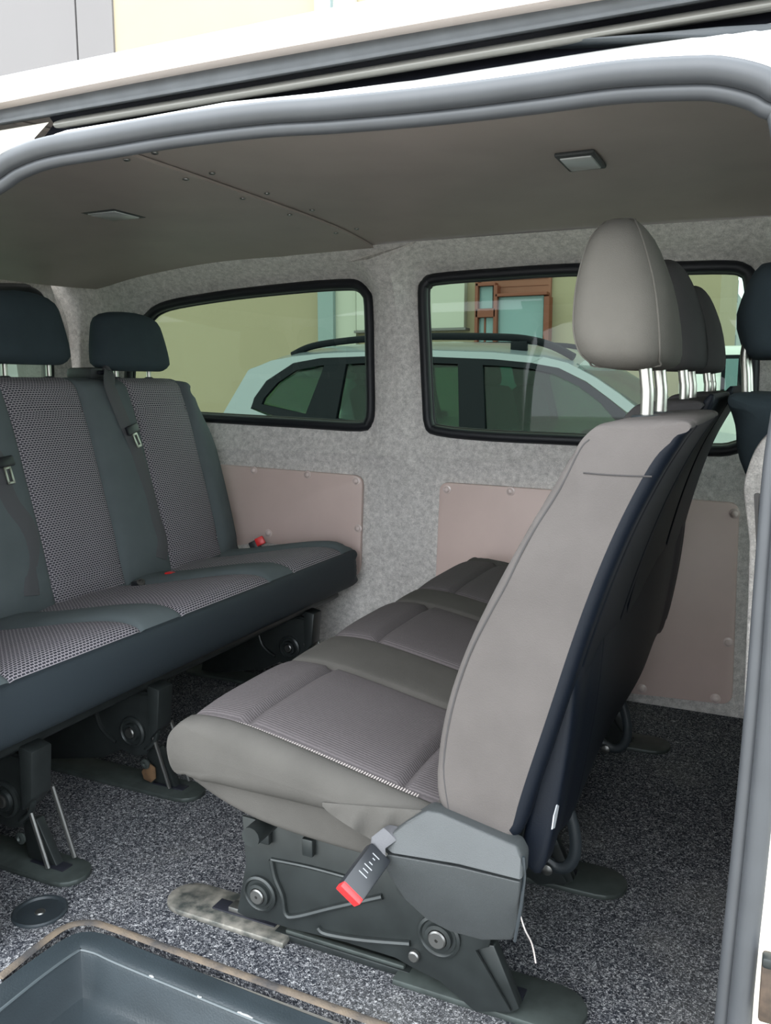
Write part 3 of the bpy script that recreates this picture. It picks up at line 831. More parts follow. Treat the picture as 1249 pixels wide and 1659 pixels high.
# seam round the near headrest cheek
def hseam(ang):
    out = []; z0 = hrow[0][0]; z1 = hrow[-1][0]
    for z, a, b in hrow[1:-1]:
        t = (z-z0)/(z1-z0)
        w = .128*(1-.38*t**1.5)*min(1, (0.72+0.28*math.sqrt(min(1, t/0.12))))*(math.sqrt(max(0.02, 1-((t-0.8)/0.2)**2)) if t > 0.8 else 1)**0.6
        c, s_ = math.cos(ang), math.sin(ang)
        out.append((( a+b)/2+(b-a)/2*math.copysign(abs(c)**(2/2.6), c), 1.215+w*math.copysign(abs(s_)**(2/3.4), s_), z))
    return out
MB().tube(cr(hseam(math.radians(214))+list(reversed(hseam(math.radians(318)))), 4), .0013, 6, True).build('piping', 'headrest_grey', h1)

# plastic side cover
Yc = .968
up_ = [P(612, 1368, Y=Yc), P(655, 1335, Y=Yc), P(690, 1313, Y=Yc+.012), P(712, 1318, Y=Yc+.012), P(838, 1372, Y=Yc+.012), P(848, 1392, Y=Yc+.008), P(846, 1428, Y=Yc-.012), P(740, 1402, Y=Yc-.012), P(634, 1384, Y=Yc-.012)]
MB().prism(up_, (0, .03, 0), .004, 3).build('side_cover', 'cover_plastic', mbn, angle=25)
lo_ = [P(612, 1384, Y=Yc-.006), P(634, 1386, Y=Yc-.006), P(740, 1405, Y=Yc-.006), P(843, 1430, Y=Yc-.006), P(838, 1500, Y=Yc+.020), P(829, 1524, Y=Yc+.028), P(780, 1524, Y=Yc+.030), P(728, 1510, Y=Yc+.028), P(690, 1490, Y=Yc+.024), P(655, 1458, Y=Yc+.015), P(630, 1420, Y=Yc+.005)]
MB().prism(lo_, (0, .03, 0), .003, 3).build('side_cover_lower', 'cover_plastic', mbn, angle=25)
MB().tube([P(*q, Y=Yc+.004) for q in ((848,1388),(850,1420),(844,1470),(834,1525))], .0022, 6).build('cover_edge', 'black_plastic', mbn)

# hanging buckle
bk0 = P(612, 1362, Y=.955)
ax = (P(570, 1440, Y=.905)-P(610, 1385, Y=.955)).normalized()
side = Vector((0, 1, 0)).cross(ax).normalized(); nrm = ax.cross(side).normalized()
rot = Matrix((side, nrm, ax)).transposed()
ctr = (P(570, 1440, Y=.905)+P(612, 1388, Y=.955))/2
rot = Matrix.Rotation(math.radians(-18), 3, ax) @ rot
Lb = .066
bkl = MB().box(ctr, (.036, .020, Lb), .003, rot).build('buckle', 'buckle_black', mbn, angle=30)
MB().box(ctr+ax*(Lb/2+.0005), (.034, .019, .012), .002, rot).build('release_button', 'red_button', bkl, angle=30)
MB().tube([ctr-ax*(Lb/2-.004), bk0+Vector((0, .002, -.004)), bk0+Vector((.012, .012, .006)), P(640, 1340, Y=.985)], [(.012, .002)]*4, 8, flat=(0, -1, .4)).build('buckle_strap', 'belt', bkl)
MB().box(ctr-ax*(Lb/2+.004)+Vector((.004, -.004, 0)), (.014, .004, .008), .001, rot).build('metal_tongue', 'chrome', bkl)
pr = MB()
nn = rot @ Vector((0, -1, 0)); sd = rot @ Vector((1, 0, 0))
if nn.dot(-ray(590, 1410)) < 0: nn = -nn
for i, (o, w) in enumerate(((-.022, .012), (-.017, .004), (-.010, .006), (-.004, .013), (.002, .009), (.008, .014))):
    pr.box(ctr+ax*o+nn*.0102+sd*(.003), (w, .0005, .0012), 0, rot)
pr.build('printed_marks', 'print_white', bkl, smooth=False)

# base: side plates, feet, rail
def emboss(mb, pts, Y, r): mb.tube([P(x, y, Y=Y) for x, y in cr(pts, 5, False)], (r, r*.8), 8)
def base_frame(first):
    fr = []
    Y = 1.10
    pl = MB().prism([P(*q, Y=Y) for q in ((392,1322),(600,1380),(800,1425),(800,1500),(792,1535),(770,1540),(828,1640),(770,1640),(712,1590),(668,1568),(640,1552),(560,1527),(500,1512),(470,1505),(430,1492),(398,1486),(384,1478),(398,1400))], (0, .006, 0), .0015)
    o = pl.build('side_plate', 'black_steel', mbn, angle=30); fr.append(o)
    e = MB()
    emboss(e, [(440,1392),(446,1420),(458,1450),(464,1480),(482,1484),(540,1470),(620,1452)], Y-.001, .006)
    emboss(e, [(440,1392),(500,1404),(560,1420)], Y-.001, .004)
    emboss(e, [(516,1502),(530,1512),(590,1522),(665,1528)], Y-.001, .006)
    fr.append(e.build('pressed_rib', 'black_steel', mbn))
    for q, r in (((422,1447), .031), ((712,1516), .034)):
        c = P(*q, Y=Y-.001)
        fr.append(MB().revolve(c, (0, -1, 0), [(r, 0), (r, .004), (r*.88, .006), (r*.80, .003), (r*.66, .003), (r*.62, .009), (r*.45, .010), (r*.43, .006)], 28).build('bolt_boss', 'black_steel', mbn))
        fr.append(MB().revolve(c, (0, -1, 0), [(r*.42, .004), (r*.42, .012), (r*.36, .014), (r*.08, .014), (r*.05, .010)], 20).build('bolt', 'bolt_steel', mbn))
    fr.append(MB().revolve(P(672, 1547, Y=Y-.001), (0, -1, 0), [(.009, 0), (.009, .006), (.007, .008)], 14).build('pin', 'bolt_steel', mbn))
    for x in (430, 500):
        fr.append(MB().box(P(x, 1352+(x-430)*.28, Y=Y-.004), (.02, .012, .03), .003).build('clip', 'black_steel', mbn))
    # rear strut
    fr.append(MB().prism([P(*q, Y=Y+.008) for q in ((768,1528),(800,1532),(842,1636),(812,1648))], (0, .02, 0), .003).build('rear_strut', 'black_steel', mbn))
    return fr
fr = base_frame(True)
def foot(x0, x1, yc, w, m, parent, name='foot_plate', round_left=True, round_right=False):
    pts = []
    L = x1-x0
    def arc(cx, a0, a1):
        return [(cx+math.cos(a0+(a1-a0)*i/8)*w/2, yc+math.sin(a0+(a1-a0)*i/8)*w/2) for i in range(9)]
    if round_right: pts += arc(x1-w/2, -math.pi/2, math.pi/2)
    else: pts += [(x1, yc-w/2), (x1, yc+w/2)]
    if round_left: pts += arc(x0+w/2, math.pi/2, 1.5*math.pi)
    else: pts += [(x0, yc+w/2), (x0, yc-w/2)]
    return MB().prism([(x, y, .0) for x, y in pts], (0, 0, .011), .003).build(name, m, parent, angle=30)
fy = 1.155
fr.append(foot(-.965, -.70, fy-.004, .088, 'worn_steel', mbn))
fr.append(foot(-.50, -.205, fy, .10, 'foot_steel', mbn, round_left=False, round_right=True))
fr.append(MB().box((-.605, fy, .006), (.25, .055, .012), .002).build('rail', 'black_steel', mbn))
fr.append(MB().box((-.60, fy-.02, .015), (.22, .010, .008), .003).build('rail_edge', 'foot_steel', mbn))
fr.append(MB().box((-.80, fy-.004, .0115), (.13, .03, .004), .001).build('foot_slot', 'channel_dark', mbn))
fr.append(MB().box((-.36, fy, .0115), (.12, .028, .004), .001).build('foot_slot', 'channel_dark', mbn))
fr.append(MB().box((-.815, fy-.004, .016), (.035, .024, .012), .002).build('latch_block', 'bolt_steel', mbn))
fr.append(MB().box((-.395, fy+.002, .018), (.025, .02, .014), .002).build('latch_block', 'bolt_steel', mbn))
for dy in (.36, 1.04):
    for o in fr:
        if o.name.startswith('latch') or o.name.startswith('clip'): continue
        c = o.copy(); COL.objects.link(c); c.location = Vector((0, dy, 0))
# cross tubes under the seat, rear release lever and a loose thread
MB().tube([(-.70, 1.02, .245), (-.70, 2.34, .245)], .016, 12).build('cross_tube', 'black_steel', mbn)
MB().tube([(-.44, 1.02, .23), (-.44, 2.34, .23)], .016, 12).build('cross_tube', 'black_steel', mbn)
for Yl, s in ((1.40, 1), (1.95, 1)):
    MB().tube(cr([(-.36, Yl, .11), (-.315, Yl, .085), (-.288, Yl, .098), (-.280, Yl, .14), (-.295, Yl, .20), (-.335, Yl, .27), (-.36, Yl, .33)], 5, False), (.008, .011), 10).build('release_lever', 'black_plastic', mbn)
    MB().revolve((-.325, Yl-.018, .088), (0, -1, 0), [(.010, 0), (.010, .004), (.004, .006)], 12).build('lever_pin', 'bolt_steel', mbn)
MB().tube(cr([P(842, 1480, Y=1.0), P(850, 1505, Y=1.0), P(862, 1530, Y=1.02), P(868, 1560, Y=1.03)], 5, False), .0012, 5).build('loose_thread', 'pale_thread', mbn)
# little slot for the stowed buckle in the seat strip
q = P(708, 1129, Z=.366)
MB().box(q+Vector((0, 0, .003)), (.045, .022, .006), .002).build('buckle_slot', 'buckle_black', mbn)

# ================================================================== REAR BENCH (faces forward)
rb = thing('bench_seat', (-1.5, 1.72, 0), 'charcoal bench seat with dotted woven inserts and dark headrests along the back', 'bench seat')
rs = [(-1.70,.275),(-1.50,.27),(-1.30,.272),(-1.235,.282),(-1.213,.305),(-1.208,.345),(-1.215,.385),(-1.232,.405),(-1.27,.416),(-1.36,.412),(-1.47,.396),(-1.57,.378),(-1.66,.366),(-1.74,.36)]
def fc(y_front, y_back, v0=7, v1=12):
    def f(v):
        t = sm(0, 1, (v-8.2)/2.2)
        return y_front*(1-t)+y_back*t
    return f
rk = [C(.985), fc(1.055, 1.10), fc(1.405, 1.345), fc(1.545, 1.50), fc(1.92, 1.835), fc(2.05, 2.0), fc(2.345, 2.27), C(2.42)]
def rkey(k, v):
    if v < 0 or k < 0: return 'c'
    if 2.6 <= v < 7.0: return 's'
    if k in (1, 3, 5) and 7.0 <= v < 13: return 'i%d' % k
    return 'c'
def rbul(k, f, v):
    if not 7 < v < 13: return 0
    return (.012 if k in (1, 3, 5) else .016)*(1-(2*f-1)**4)*sm(7, 8.5, v)*sm(13, 12, v)
rparts = {'c': ('cushion', 'bench_cloth'), 's': ('front_skirt', 'vinyl_skirt', 'c')}
for k in (1, 3, 5): rparts['i%d' % k] = ('insert_panel', 'weave', 'c')
slab(rparts, rs, rk, rkey, rb, 6, .03, .045, .004, gv=(7.0, 13), bulge=rbul, seams=((7.0, .003, None), (10.8, .004, {1, 3, 5})))
# backrest
bs = [(-1.655,.355),(-1.668,.43),(-1.692,.54),(-1.728,.68),(-1.762,.81),(-1.790,.895),(-1.808,.933),(-1.845,.950),(-1.89,.945),(-1.905,.92),(-1.885,.84),(-1.84,.64),(-1.80,.46),(-1.765,.34),(-1.70,.335)]
def edge_r(v):
    z = bs[int(v) % len(bs)][1]*(1-v % 1)+bs[(int(v)+1) % len(bs)][1]*(v % 1)
    return 2.425-.10*sm(.70, .98, z)
bk = [C(1.0), C(1.115), C(1.375), C(1.575), C(1.832), C(2.035), lambda v: 2.29 if v < 6.5 else 2.28, edge_r]
def bkey(k, v):
    if k in (1, 3, 5) and .3 < v < 7.6: return 'i%d' % k
    return 'c'
def bbul(k, f, v):
    if not .2 < v < 6.5: return 0
    return (.010 if k in (1, 3, 5) else .018)*(1-(2*f-1)**4)*min(1, (v-.2)*1.5, (6.5-v))
bparts = {'c': ('backrest', 'bench_cloth')}
for k in (1, 3, 5): bparts['i%d' % k] = ('insert_panel', 'weave', 'c')
slab(bparts, bs, bk, bkey, rb, 6, .03, .05, .005, bulge=bbul, seams=((4.5, .006, {1, 3, 5}), (1.0, .007, {1, 3, 5})))
# headrests
def rear_headrest(yc, hw, z0, z1, xc, th):
    rows = []
    for i in range(14):
        t = i/13; z = z0+(z1-z0)*(0.5-0.5*math.cos(math.pi*t))
        tt = (z-z0)/(z1-z0)
        e = (1-abs(2*tt-1)**3.2)**0.5 if 0 < tt < 1 else .25
        w = th*(.30+.70*e)*(1.05-.25*tt)
        c = xc-.02*tt
        rows.append((z, c-w, c+w))
    h = headrest(rb, rows, yc, hw, 'headrest_dark', p=2.5, wtop=.78)
    for s in (-1, 1):
        y = yc+s*.075
        MB().tube([(xc, y, .925), (xc, y, z0+.03)], .0075, 10).build('rod', 'chrome', h)
        MB().revolve((xc, y, .945), (0, 0, 1), [(.016, -.006), (.016, .005), (.010, .009)], 14).build('rod_socket', 'black_plastic', h)
    return h
XC = -1.862
y3a, y3b = P(150, 560, X=XC).y, P(270, 575, X=XC).y
y2b = P(110, 570, X=XC).y
rear_headrest((y3a+y3b)/2, (y3b-y3a)/2, .972, 1.152, XC, .052)
rear_headrest(y2b-.150, .150, .985, 1.178, XC, .052)
rear_headrest(y2b-.150-.46, .150, .985, 1.178, XC, .052)
# belt guide, belts
def on_back(x, y, off=.010):
    d = ray(x, y)
    # plane through front of backrest
    a = Vector((-1.668, 0, .43)); b = Vector((-1.775, 0, .85)); t = (b-a).normalized(); n_ = Vector((t.z, 0, -t.x))
    a = a+n_*off
    return EYE+d*((a-EYE).dot(n_)/d.dot(n_))
NB = Vector((.97, 0, .25))
g0 = P(150, 607, X=-1.86)
gd = MB().box((-1.875, g0.y, .962), (.10, .085, .036), .012).build('belt_guide', 'cover_plastic', rb, angle=30)
MB().box((-1.822, g0.y+.01, .966), (.012, .06, .012), .004).build('guide_slot', 'channel_dark', gd)
bpts = [Vector((-1.84, g0.y+.015, .972)), Vector((-1.812, g0.y+.018, .965))] + [on_back(x, y, o) for x, y, o in ((178, 625, .022), (192, 662, .024), (204, 690, .026), (214, 712, .024), (226, 745, .022), (240, 795, .020), (252, 840, .020), (262, 875, .018), (262, 905, .018))]
bl = MB().tube(cr([tuple(p) for p in bpts], 4, False), (.024, .0022), 8, flat=NB).build('seat_belt', 'belt', rb)
def tongue(x, y, parent, ang=0, sc_=1.0):
    c = on_back(x, y, .034); t = Vector((-.25, 0, .97)); s_ = Vector((0, 1, 0)); n_ = Vector((.97, 0, .25))
    R = Matrix((s_, -n_, t)).transposed() @ Matrix.Rotation(ang, 3, 'Y')
    up2 = R @ Vector((0, 0, 1)); sd2 = R @ Vector((1, 0, 0))
    MB().box(c+up2*.034*sc_, (.052*sc_, .010, .026*sc_), .004, R).build('tongue_grip', 'buckle_black', parent, angle=30)
    m = MB()
    w, h = .021*sc_, .042*sc_
    for s2 in (-1, 1): m.box(c+sd2*(s2*w*.38), (w*.3, .0035, h), .001, R)
    for s2 in (-1, 1): m.box(c+up2*(s2*h*.44), (w, .0035, h*.16), .001, R)
    m.build('tongue', 'chrome', parent, angle=30)
tongue(222, 713, bl, math.radians(-14), 1.0)
bpts = [on_back(x, y, o) for x, y, o in ((-70, 640, .020), (-40, 700, .022), (0, 752, .024), (8, 790, .022), (22, 820, .022), (44, 850, .022), (52, 880, .02), (48, 920, .018), (52, 965, .018))]
bl2 = MB().tube(cr([tuple(p) for p in bpts], 4, False), (.024, .0022), 8, flat=NB).build('seat_belt', 'belt', rb)
tongue(15, 770, bl2, math.radians(-4), 1.0)
# buckles
q = P(424, 882, Y=2.40)
R1 = Matrix.Rotation(math.radians(-28), 3, 'Y') @ Matrix.Rotation(math.radians(25), 3, 'Z')
b_ = MB().box(q+Vector((-.018, 0, -.022)), (.036, .02, .07), .004, R1).build('buckle', 'buckle_black', rb, angle=30)
MB().box(q+R1 @ Vector((.0, -.002, .012)), (.030, .018, .028), .003, R1).build('release_button', 'red_button', b_, angle=30)
q = P(280, 932, Z=.388)
b_ = MB().box(q+Vector((.015, .0, -.012)), (.06, .03, .03), .006).build('buckle', 'buckle_black', rb, angle=30)
MB().box(q+Vector((-.008, -.002, .003)), (.024, .024, .012), .003).build('release_button', 'red_button', b_, angle=30)
q = P(228, 943, Z=.395)
b_ = MB().box(q+Vector((-.01, 0, -.012)), (.03, .03, .03), .006).build('buckle', 'buckle_black', rb, angle=30)
MB().revolve(q+Vector((.004, -.004, .0)), (.5, -.4, .7), [(.011, 0), (.011, .004), (.006, .005), (.005, .002)], 16).build('stud', 'bolt_steel', b_)
# vinyl corner of the front skirt, tube frame below
MB().tube([(-1.27, 1.02, .262), (-1.27, 2.36, .262)], .013, 10).build('frame_tube', 'black_steel', rb)
MB().tube([(-1.62, 1.02, .262), (-1.62, 2.36, .262)], .013, 10).build('frame_tube', 'black_steel', rb)
def rear_leg():
    Y = 1.105; fr = []
    g = lambda x, z: Vector((x, Y, z))
    pl = MB().prism([g(-1.62,.26), g(-1.255,.26), g(-1.25,.215), g(-1.262,.19), g(-1.272,.12), g(-1.285,.085), g(-1.32,.072), g(-1.36,.082), g(-1.42,.05), g(-1.60,.012), g(-1.66,.012), g(-1.64,.10)], (0, .006, 0), .0015)
    fr.append(pl.build('side_plate', 'black_steel', rb, angle=30))
    pts = [(-1.335,.262),(-1.315,.235),(-1.262,.232),(-1.245,.20),(-1.255,.13),(-1.285,.098)]
    fr.append(MB().tube(cr([tuple(Vector((x, Y-.002, z))) for x, z in pts], 4, False), (.007, .006), 8).build('pressed_rib', 'black_steel', rb))
    fr.append(MB().tube(cr([tuple(Vector((x, Y-.002, z))) for x, z in [(-1.44,.20),(-1.42,.13),(-1.375,.10)]], 4, False), (.006, .005), 8).build('pressed_rib', 'black_steel', rb))
    c = Vector((-1.322, Y-.001, .135)); r = .036
    fr.append(MB().revolve(c, (0, -1, 0), [(r, 0), (r, .006), (r*.86, .009), (r*.78, .005), (r*.62, .005), (r*.56, .012), (r*.40, .013), (r*.38, .008)], 28).build('bolt_boss', 'black_steel', rb))
    fr.append(MB().revolve(c, (0, -1, 0), [(r*.36, .004), (r*.36, .014), (r*.28, .016), (r*.06, .015)], 18).build('bolt', 'bolt_steel', rb))
    fr.append(MB().prism([Vector((-1.262, Y-.02, .262)), Vector((-1.226, Y-.02, .255)), Vector((-1.235, Y-.02, .16)), Vector((-1.262, Y-.02, .13))], (0, .05, 0), .004).build('front_bracket', 'black_steel', rb, angle=30))
    for dx, dy in ((0, 0), (.018, .05)):
        fr.append(MB().tube([Vector((-1.268+dx, Y+dy-.004, .155)), Vector((-1.224+dx, Y+dy, .014))], .0048, 8).build('lock_rod', 'bolt_steel', rb))
    fr.append(MB().prism([Vector((-1.30, Y+.012, .09)), Vector((-1.262, Y+.012, .10)), Vector((-1.215, Y+.012, .012)), Vector((-1.29, Y+.012, .012))], (0, .02, 0), .003).build('foot_bracket', 'black_steel', rb))
    fr.append(MB().revolve(Vector((-1.288, Y-.002, .062)), (0, -1, 0), [(.012, 0), (.012, .004), (.006, .006), (.004, .002)], 12).build('rivet', 'foot_steel', rb))
    fr.append(foot(-1.72, -1.145, Y+.015, .084, 'foot_steel', rb, round_left=True, round_right=True))
    fr.append(MB().box((-1.235, Y+.018, .0115), (.085, .026, .004), .001).build('foot_slot', 'channel_dark', rb))
    return fr
fr = rear_leg()
MB().prism([Vector((-1.302, 1.462, .040)), Vector((-1.282, 1.462, .066)), Vector((-1.262, 1.462, .056)), Vector((-1.262, 1.462, .030)), Vector((-1.275, 1.462, .018)), Vector((-1.296, 1.462, .022))], (0, .004, 0), .001).build('rusty_bracket', 'rust', rb)
for dy in (.36, 1.06):
    for o in fr:
        c = o.copy(); COL.objects.link(c); c.location = Vector((0, dy, 0))

# ---- floor anchor cup
c = Vector((-1.148, 1.012, 0))
an = thing('floor_anchor', c, 'round black anchor cup with steel stud sunk in the carpet', 'floor anchor')
MB().revolve(c, (0, 0, 1), [(.048, .0), (.048, .003), (.045, .005), (.041, .004), (.038, -.004), (.034, -.014), (.031, -.016), (.029, -.012), (.026, -.012), (.024, -.020), (.001, -.021)], 36).build('cup', 'black_plastic', an)
MB().revolve(c, (0, 0, 1), [(.016, -.021), (.015, -.010), (.011, -.008), (.0105, -.001), (.008, .002), (.001, .0025)], 20).build('stud', 'bolt_steel', an)

# ---- driver seat far ahead and the felt partition in front of it
ds = thing('driver_seat', (.08, 1.8, 0), 'dark driver seat with black headrest glimpsed beyond the partition', 'car seat')
sec = [(.16,.45),(.12,.46),(.06,.60),(P(1206,768,Y=1.58).x,P(1206,768,Y=1.58).z),(P(1190,690,Y=1.58).x,P(1190,690,Y=1.58).z),(P(1180,655,Y=1.58).x,P(1180,655,Y=1.58).z),(P(1186,638,Y=1.58).x,P(1186,638,Y=1.58).z),(-.03,.918),(.02,.91),(.05,.88),(.10,.72),(.18,.50)]
slab({'c': ('backrest', 'headrest_dark')}, sec, [C(1.55), C(1.67), C(1.92), C(2.04)], lambda k, v: 'c', ds, 5, .05, .05, .004)
slab({'c': ('cushion', 'headrest_dark')}, [(.10,.34),(.55,.33),(.60,.38),(.56,.45),(.30,.45),(.12,.46)], [C(1.55), C(1.67), C(1.92), C(2.04)], lambda k, v: 'c', ds, 5, .04, .04, .004)
MB().box((.34, 1.80, .17), (.4, .4, .33), .02).build('pedestal', 'black_plastic', ds)
rows = []
for y, a, b in ((580, 1216, 1275), (572, 1205, 1290), (555, 1197, 1300), (530, 1190, 1306), (505, 1190, 1306), (480, 1198, 1304), (455, 1208, 1298), (435, 1219, 1290), (422, 1230, 1278), (417, 1240, 1265)):
    pa, pb = P(a, y, Y=1.70), P(b, y, Y=1.70); rows.append((pa.z, pa.x, pb.x))
dh = headrest(ds, rows, 1.80, .13, 'headrest_dark', wtop=.75)
for y in (1.73, 1.87):
    xb = P(1207, 600, Y=1.73).x
    MB().tube(cr([(xb+.006, y, .90), (xb+.002, y, .95), (xb-.002, y, .99), (xb+.006, y, 1.04)], 4, False), .0085, 10).build('rod', 'chrome', dh)
pt = thing('partition', (-.02, 1.47, 0), 'low felt covered bulkhead post with rounded top before the driver seat', 'partition')
yb_ = 1.55
ppts = rc([(1204, 1165, 0), (1212, 960, 0), (1214, 880, 0), (1203, 785, 20), (1224, 720, 30), (1262, 690, 0), (1300, 690, 0), (1300, 1165, 0)])
MB().prism([P(x, y, Y=1.44) for x, y in ppts], (0, .07, 0), .012, 3).build('post', 'felt', pt, angle=50)
MB().prism([P(x, y, Y=1.432) for x, y in rc([(1221, 800, 4), (1232, 800, 4), (1231, 905, 4), (1226, 905, 4)])], (0, .012, 0), .002).build('trim_strip', 'wall_grey', pt, angle=40)

# grab handle at the top left of the rear end
gh = thing('grab_handle', P(10, 428, X=-2.36), 'small dark grab handle at the rear end of the ceiling', 'handle')
c = P(6, 428, X=-2.36)
MB().tube(cr([c+Vector((.0, -.10, .01)), c+Vector((.03, -.08, 0)), c+Vector((.034, 0, -.004)), c+Vector((.02, .03, .0)), c+Vector((-.01, .04, .012))], 5, False), (.012, .014), 10).build('grip', 'black_plastic', gh)
# ================================================================== OUTSIDE
G = FLOOR_GROUND
gr = MB().box((0, 10, G-.05), (120, 90, .1)).build('ground', 'concrete', smooth=False); tag(gr, 'pale concrete yard around the van', kind='structure')

# ---- silver estate parked alongside
CYN, CYF = 4.70, 6.50                                  # near and far flank at the belt line
car = thing('parked_car', (-1.6, (CYN+CYF)/2, G), 'silver car with black roof rails parked beside the van', 'car')
ZB = P(560, 690, Y=CYN).z                              # belt line
ZR = P(700, 572, Y=CYN+.14).z                          # roof edge
def cy_at(z, side=0):
    l = .16*max(0, (z-ZB))/max(.01, ZR-ZB)
    return CYN+l if side == 0 else CYF-l
def cp(px, py, Y=None): 
    # point on the leaning near flank
    y = CYN+.08
    for _ in range(4): y = cy_at(P(px, py, Y=y).z)
    return P(px, py, Y=y)
xr = P(360, 672, Y=CYN).x                              # rear end
xa = cp(1030, 655).x                                   # foot of the windscreen
def mirror(p): return Vector((p.x, CYN+CYF-p.y, p.z))
# lower body
stn = []
zb2 = ZB
for x, zt, ins in ((xr-.10, zb2-.35, .10), (xr-.06, zb2-.10, .05), (xr+.05, zb2, .02), (xr+.5, zb2, 0), (xa-.8, zb2-.01, 0), (xa, zb2-.03, 0), (xa+.5, zb2-.10, .02), (xa+.95, zb2-.20, .07), (xa+1.15, zb2-.40, .16)):
    ring = []
    for y, z in ((CYN+ins+.06, G+.22), (CYN+ins, G+.40), (CYN+ins-.01, G+.75), (CYN+ins+.02, zt-.03), (CYN+ins+.06, zt), (CYF-ins-.06, zt), (CYF-ins-.02, zt-.03), (CYF-ins+.01, G+.75), (CYF-ins, G+.40), (CYF-ins-.06, G+.22)):
        ring.append(Vector((x, y, z)))
    stn.append(ring)
MB().loft(stn).build('body', 'car_silver', car, angle=35)
# roof
rf = []
rpx = [(440, 586), (475, 577), (540, 571), (600, 569), (700, 567), (800, 570), (880, 578), (935, 596)]
for px, py in rpx:
    e = cp(px, py); f_ = mirror(e); ring = []
    for i in range(13):
        t = i/12; y = e.y*(1-t)+f_.y*t; ring.append(Vector((e.x, y, e.z+.07*(1-(2*t-1)**4))))
    for i in range(13):
        t = 1-i/12; y = e.y*(1-t)+f_.y*t; ring.append(Vector((e.x, y, e.z-.045+.05*(1-(2*t-1)**4))))
    rf.append(ring)
MB().loft(rf).build('roof', 'car_silver', car, angle=50)
for side in (0, 1):
    mm = (lambda p: p) if side == 0 else mirror
    nv = Vector((0, 1 if side == 0 else -1, 0))
    # cant rail and windscreen pillar in silver
    for nm, px, m, th in (('windscreen_pillar', [(880,578),(920,588),(965,612),(1000,636),(1036,664),(1016,668),(985,644),(950,618),(905,596),(860,588)], 'car_silver', .05),
                      ('rear_pillar', [(402,600),(440,584),(474,578),(520,573),(520,580),(476,588),(432,617),(412,645),(406,662),(440,676),(470,684),(470,696),(352,692),(360,672)], 'car_silver', .05),
                      ('cant_rail', [(520,573),(600,570),(700,568),(800,571),(880,579),(862,588),(800,583),(700,579),(600,578),(520,581)], 'car_silver', .04),
                      ('window_surround', [(408,660),(412,645),(432,617),(476,588),(520,580),(600,577),(700,578),(800,582),(862,588),(905,597),(950,620),(985,646),(1012,668),(1020,690),(1000,684),(972,652),(938,626),(896,605),(858,597),(800,592),(700,588),(600,588),(520,592),(480,600),(450,620),(428,645),(424,655),(500,672),(560,680),(560,690),(470,684)], 'car_black', .03),
                      ('centre_pillar', [(742,582),(782,583),(786,700),(744,700)], 'car_black', .04),
                      ('rear_door_pillar', [(528,586),(562,584),(540,700),(488,690)], 'car_black', .04)):
        off = -.004 if m == 'car_black' else 0
        pts = [mm(cp(*q))+nv*off for q in px]
        MB().prism(pts, nv*th).build(nm, m, car, angle=30)
    for nm, px in (('quarter_window', [(430,652),(455,618),(485,600),(540,590),(520,672),(490,670)]), ('rear_door_window', [(540,590),(600,586),(755,586),(760,706),(530,702)]), ('front_door_window', [(765,586),(858,595),(896,603),(938,624),(972,650),(1003,686),(1003,706),(770,706)])):
        MB().prism([mm(cp(*q))+nv*.012 for q in px], nv*.006).build(nm, 'car_glass', car, smooth=False)
    # roof rail
    rp = cr([(463,575),(490,562),(530,554),(600,547),(700,544),(800,545),(850,549),(890,560),(925,578)], 5, False)
    MB().tube([mm(cp(x, y))+nv*.08 for x, y in rp], (.018, .022), 8, flat=(0, 0, 1)).build('roof_rail', 'car_black', car)
    for a in ((600, 560), (835, 562)):
        MB().box(mm(cp(*a))+nv*.08, (.10, .03, .07), .006).build('rail_foot', 'car_black', car)
# windscreen, tailgate glass, spoiler
e1, e2 = cp(930, 590), cp(1032, 662)
MB().prism([e1+Vector((0, .05, 0)), e2+Vector((.02, .03, 0)), mirror(e2)+Vector((.02, -.03, 0)), mirror(e1)-Vector((0, .05, 0))], (.006, 0, .006)).build('windscreen', 'car_glass', car, smooth=False)
e1, e2 = cp(415, 602), cp(360, 676)
MB().prism([e1+Vector((0, .05, 0)), e2+Vector((0, .03, 0)), mirror(e2)-Vector((0, .03, 0)), mirror(e1)-Vector((0, .05, 0))], (-.006, 0, .004)).build('tailgate_window', 'car_glass', car, smooth=False)
e1, e2 = cp(402, 598), cp(440, 585)
MB().prism([e1, e2, e2+Vector((0, 0, -.05)), e1+Vector((.0, 0, -.06))], (0, CYF-CYN-.2, 0), .01).build('spoiler', 'car_silver', car, angle=30)
for px, yy in ((815, .45), (815, 1.25), (600, .45), (600, 1.25)):
    c = cp(px, 700); 
    MB().box((c.x-.15, CYN+yy, ZB-.02), (.14, .5, .55), .06, Matrix.Rotation(-.25, 3, 'Y')).build('seat_back', 'car_seat', car)
    MB().box((c.x-.24, CYN+yy, ZB+.33), (.10, .27, .18), .04, Matrix.Rotation(-.2, 3, 'Y')).build('seat_headrest', 'car_seat', car)
MB().box((xa-.08, (CYN+CYF)/2, ZB-.06), (.5, CYF-CYN-.3, .12), .04).build('dashboard', 'car_seat', car)
for x in (xr+.75, xa+.45):
    for y in (CYN+.11, CYF-.11):
        MB().revolve((x, y-.11, G+.35), (0, 1, 0), [(.20, 0), (.34, .0), (.355, .03), (.355, .19), (.34, .22), (.20, .22)], 28).build('wheel', 'tyre', car)

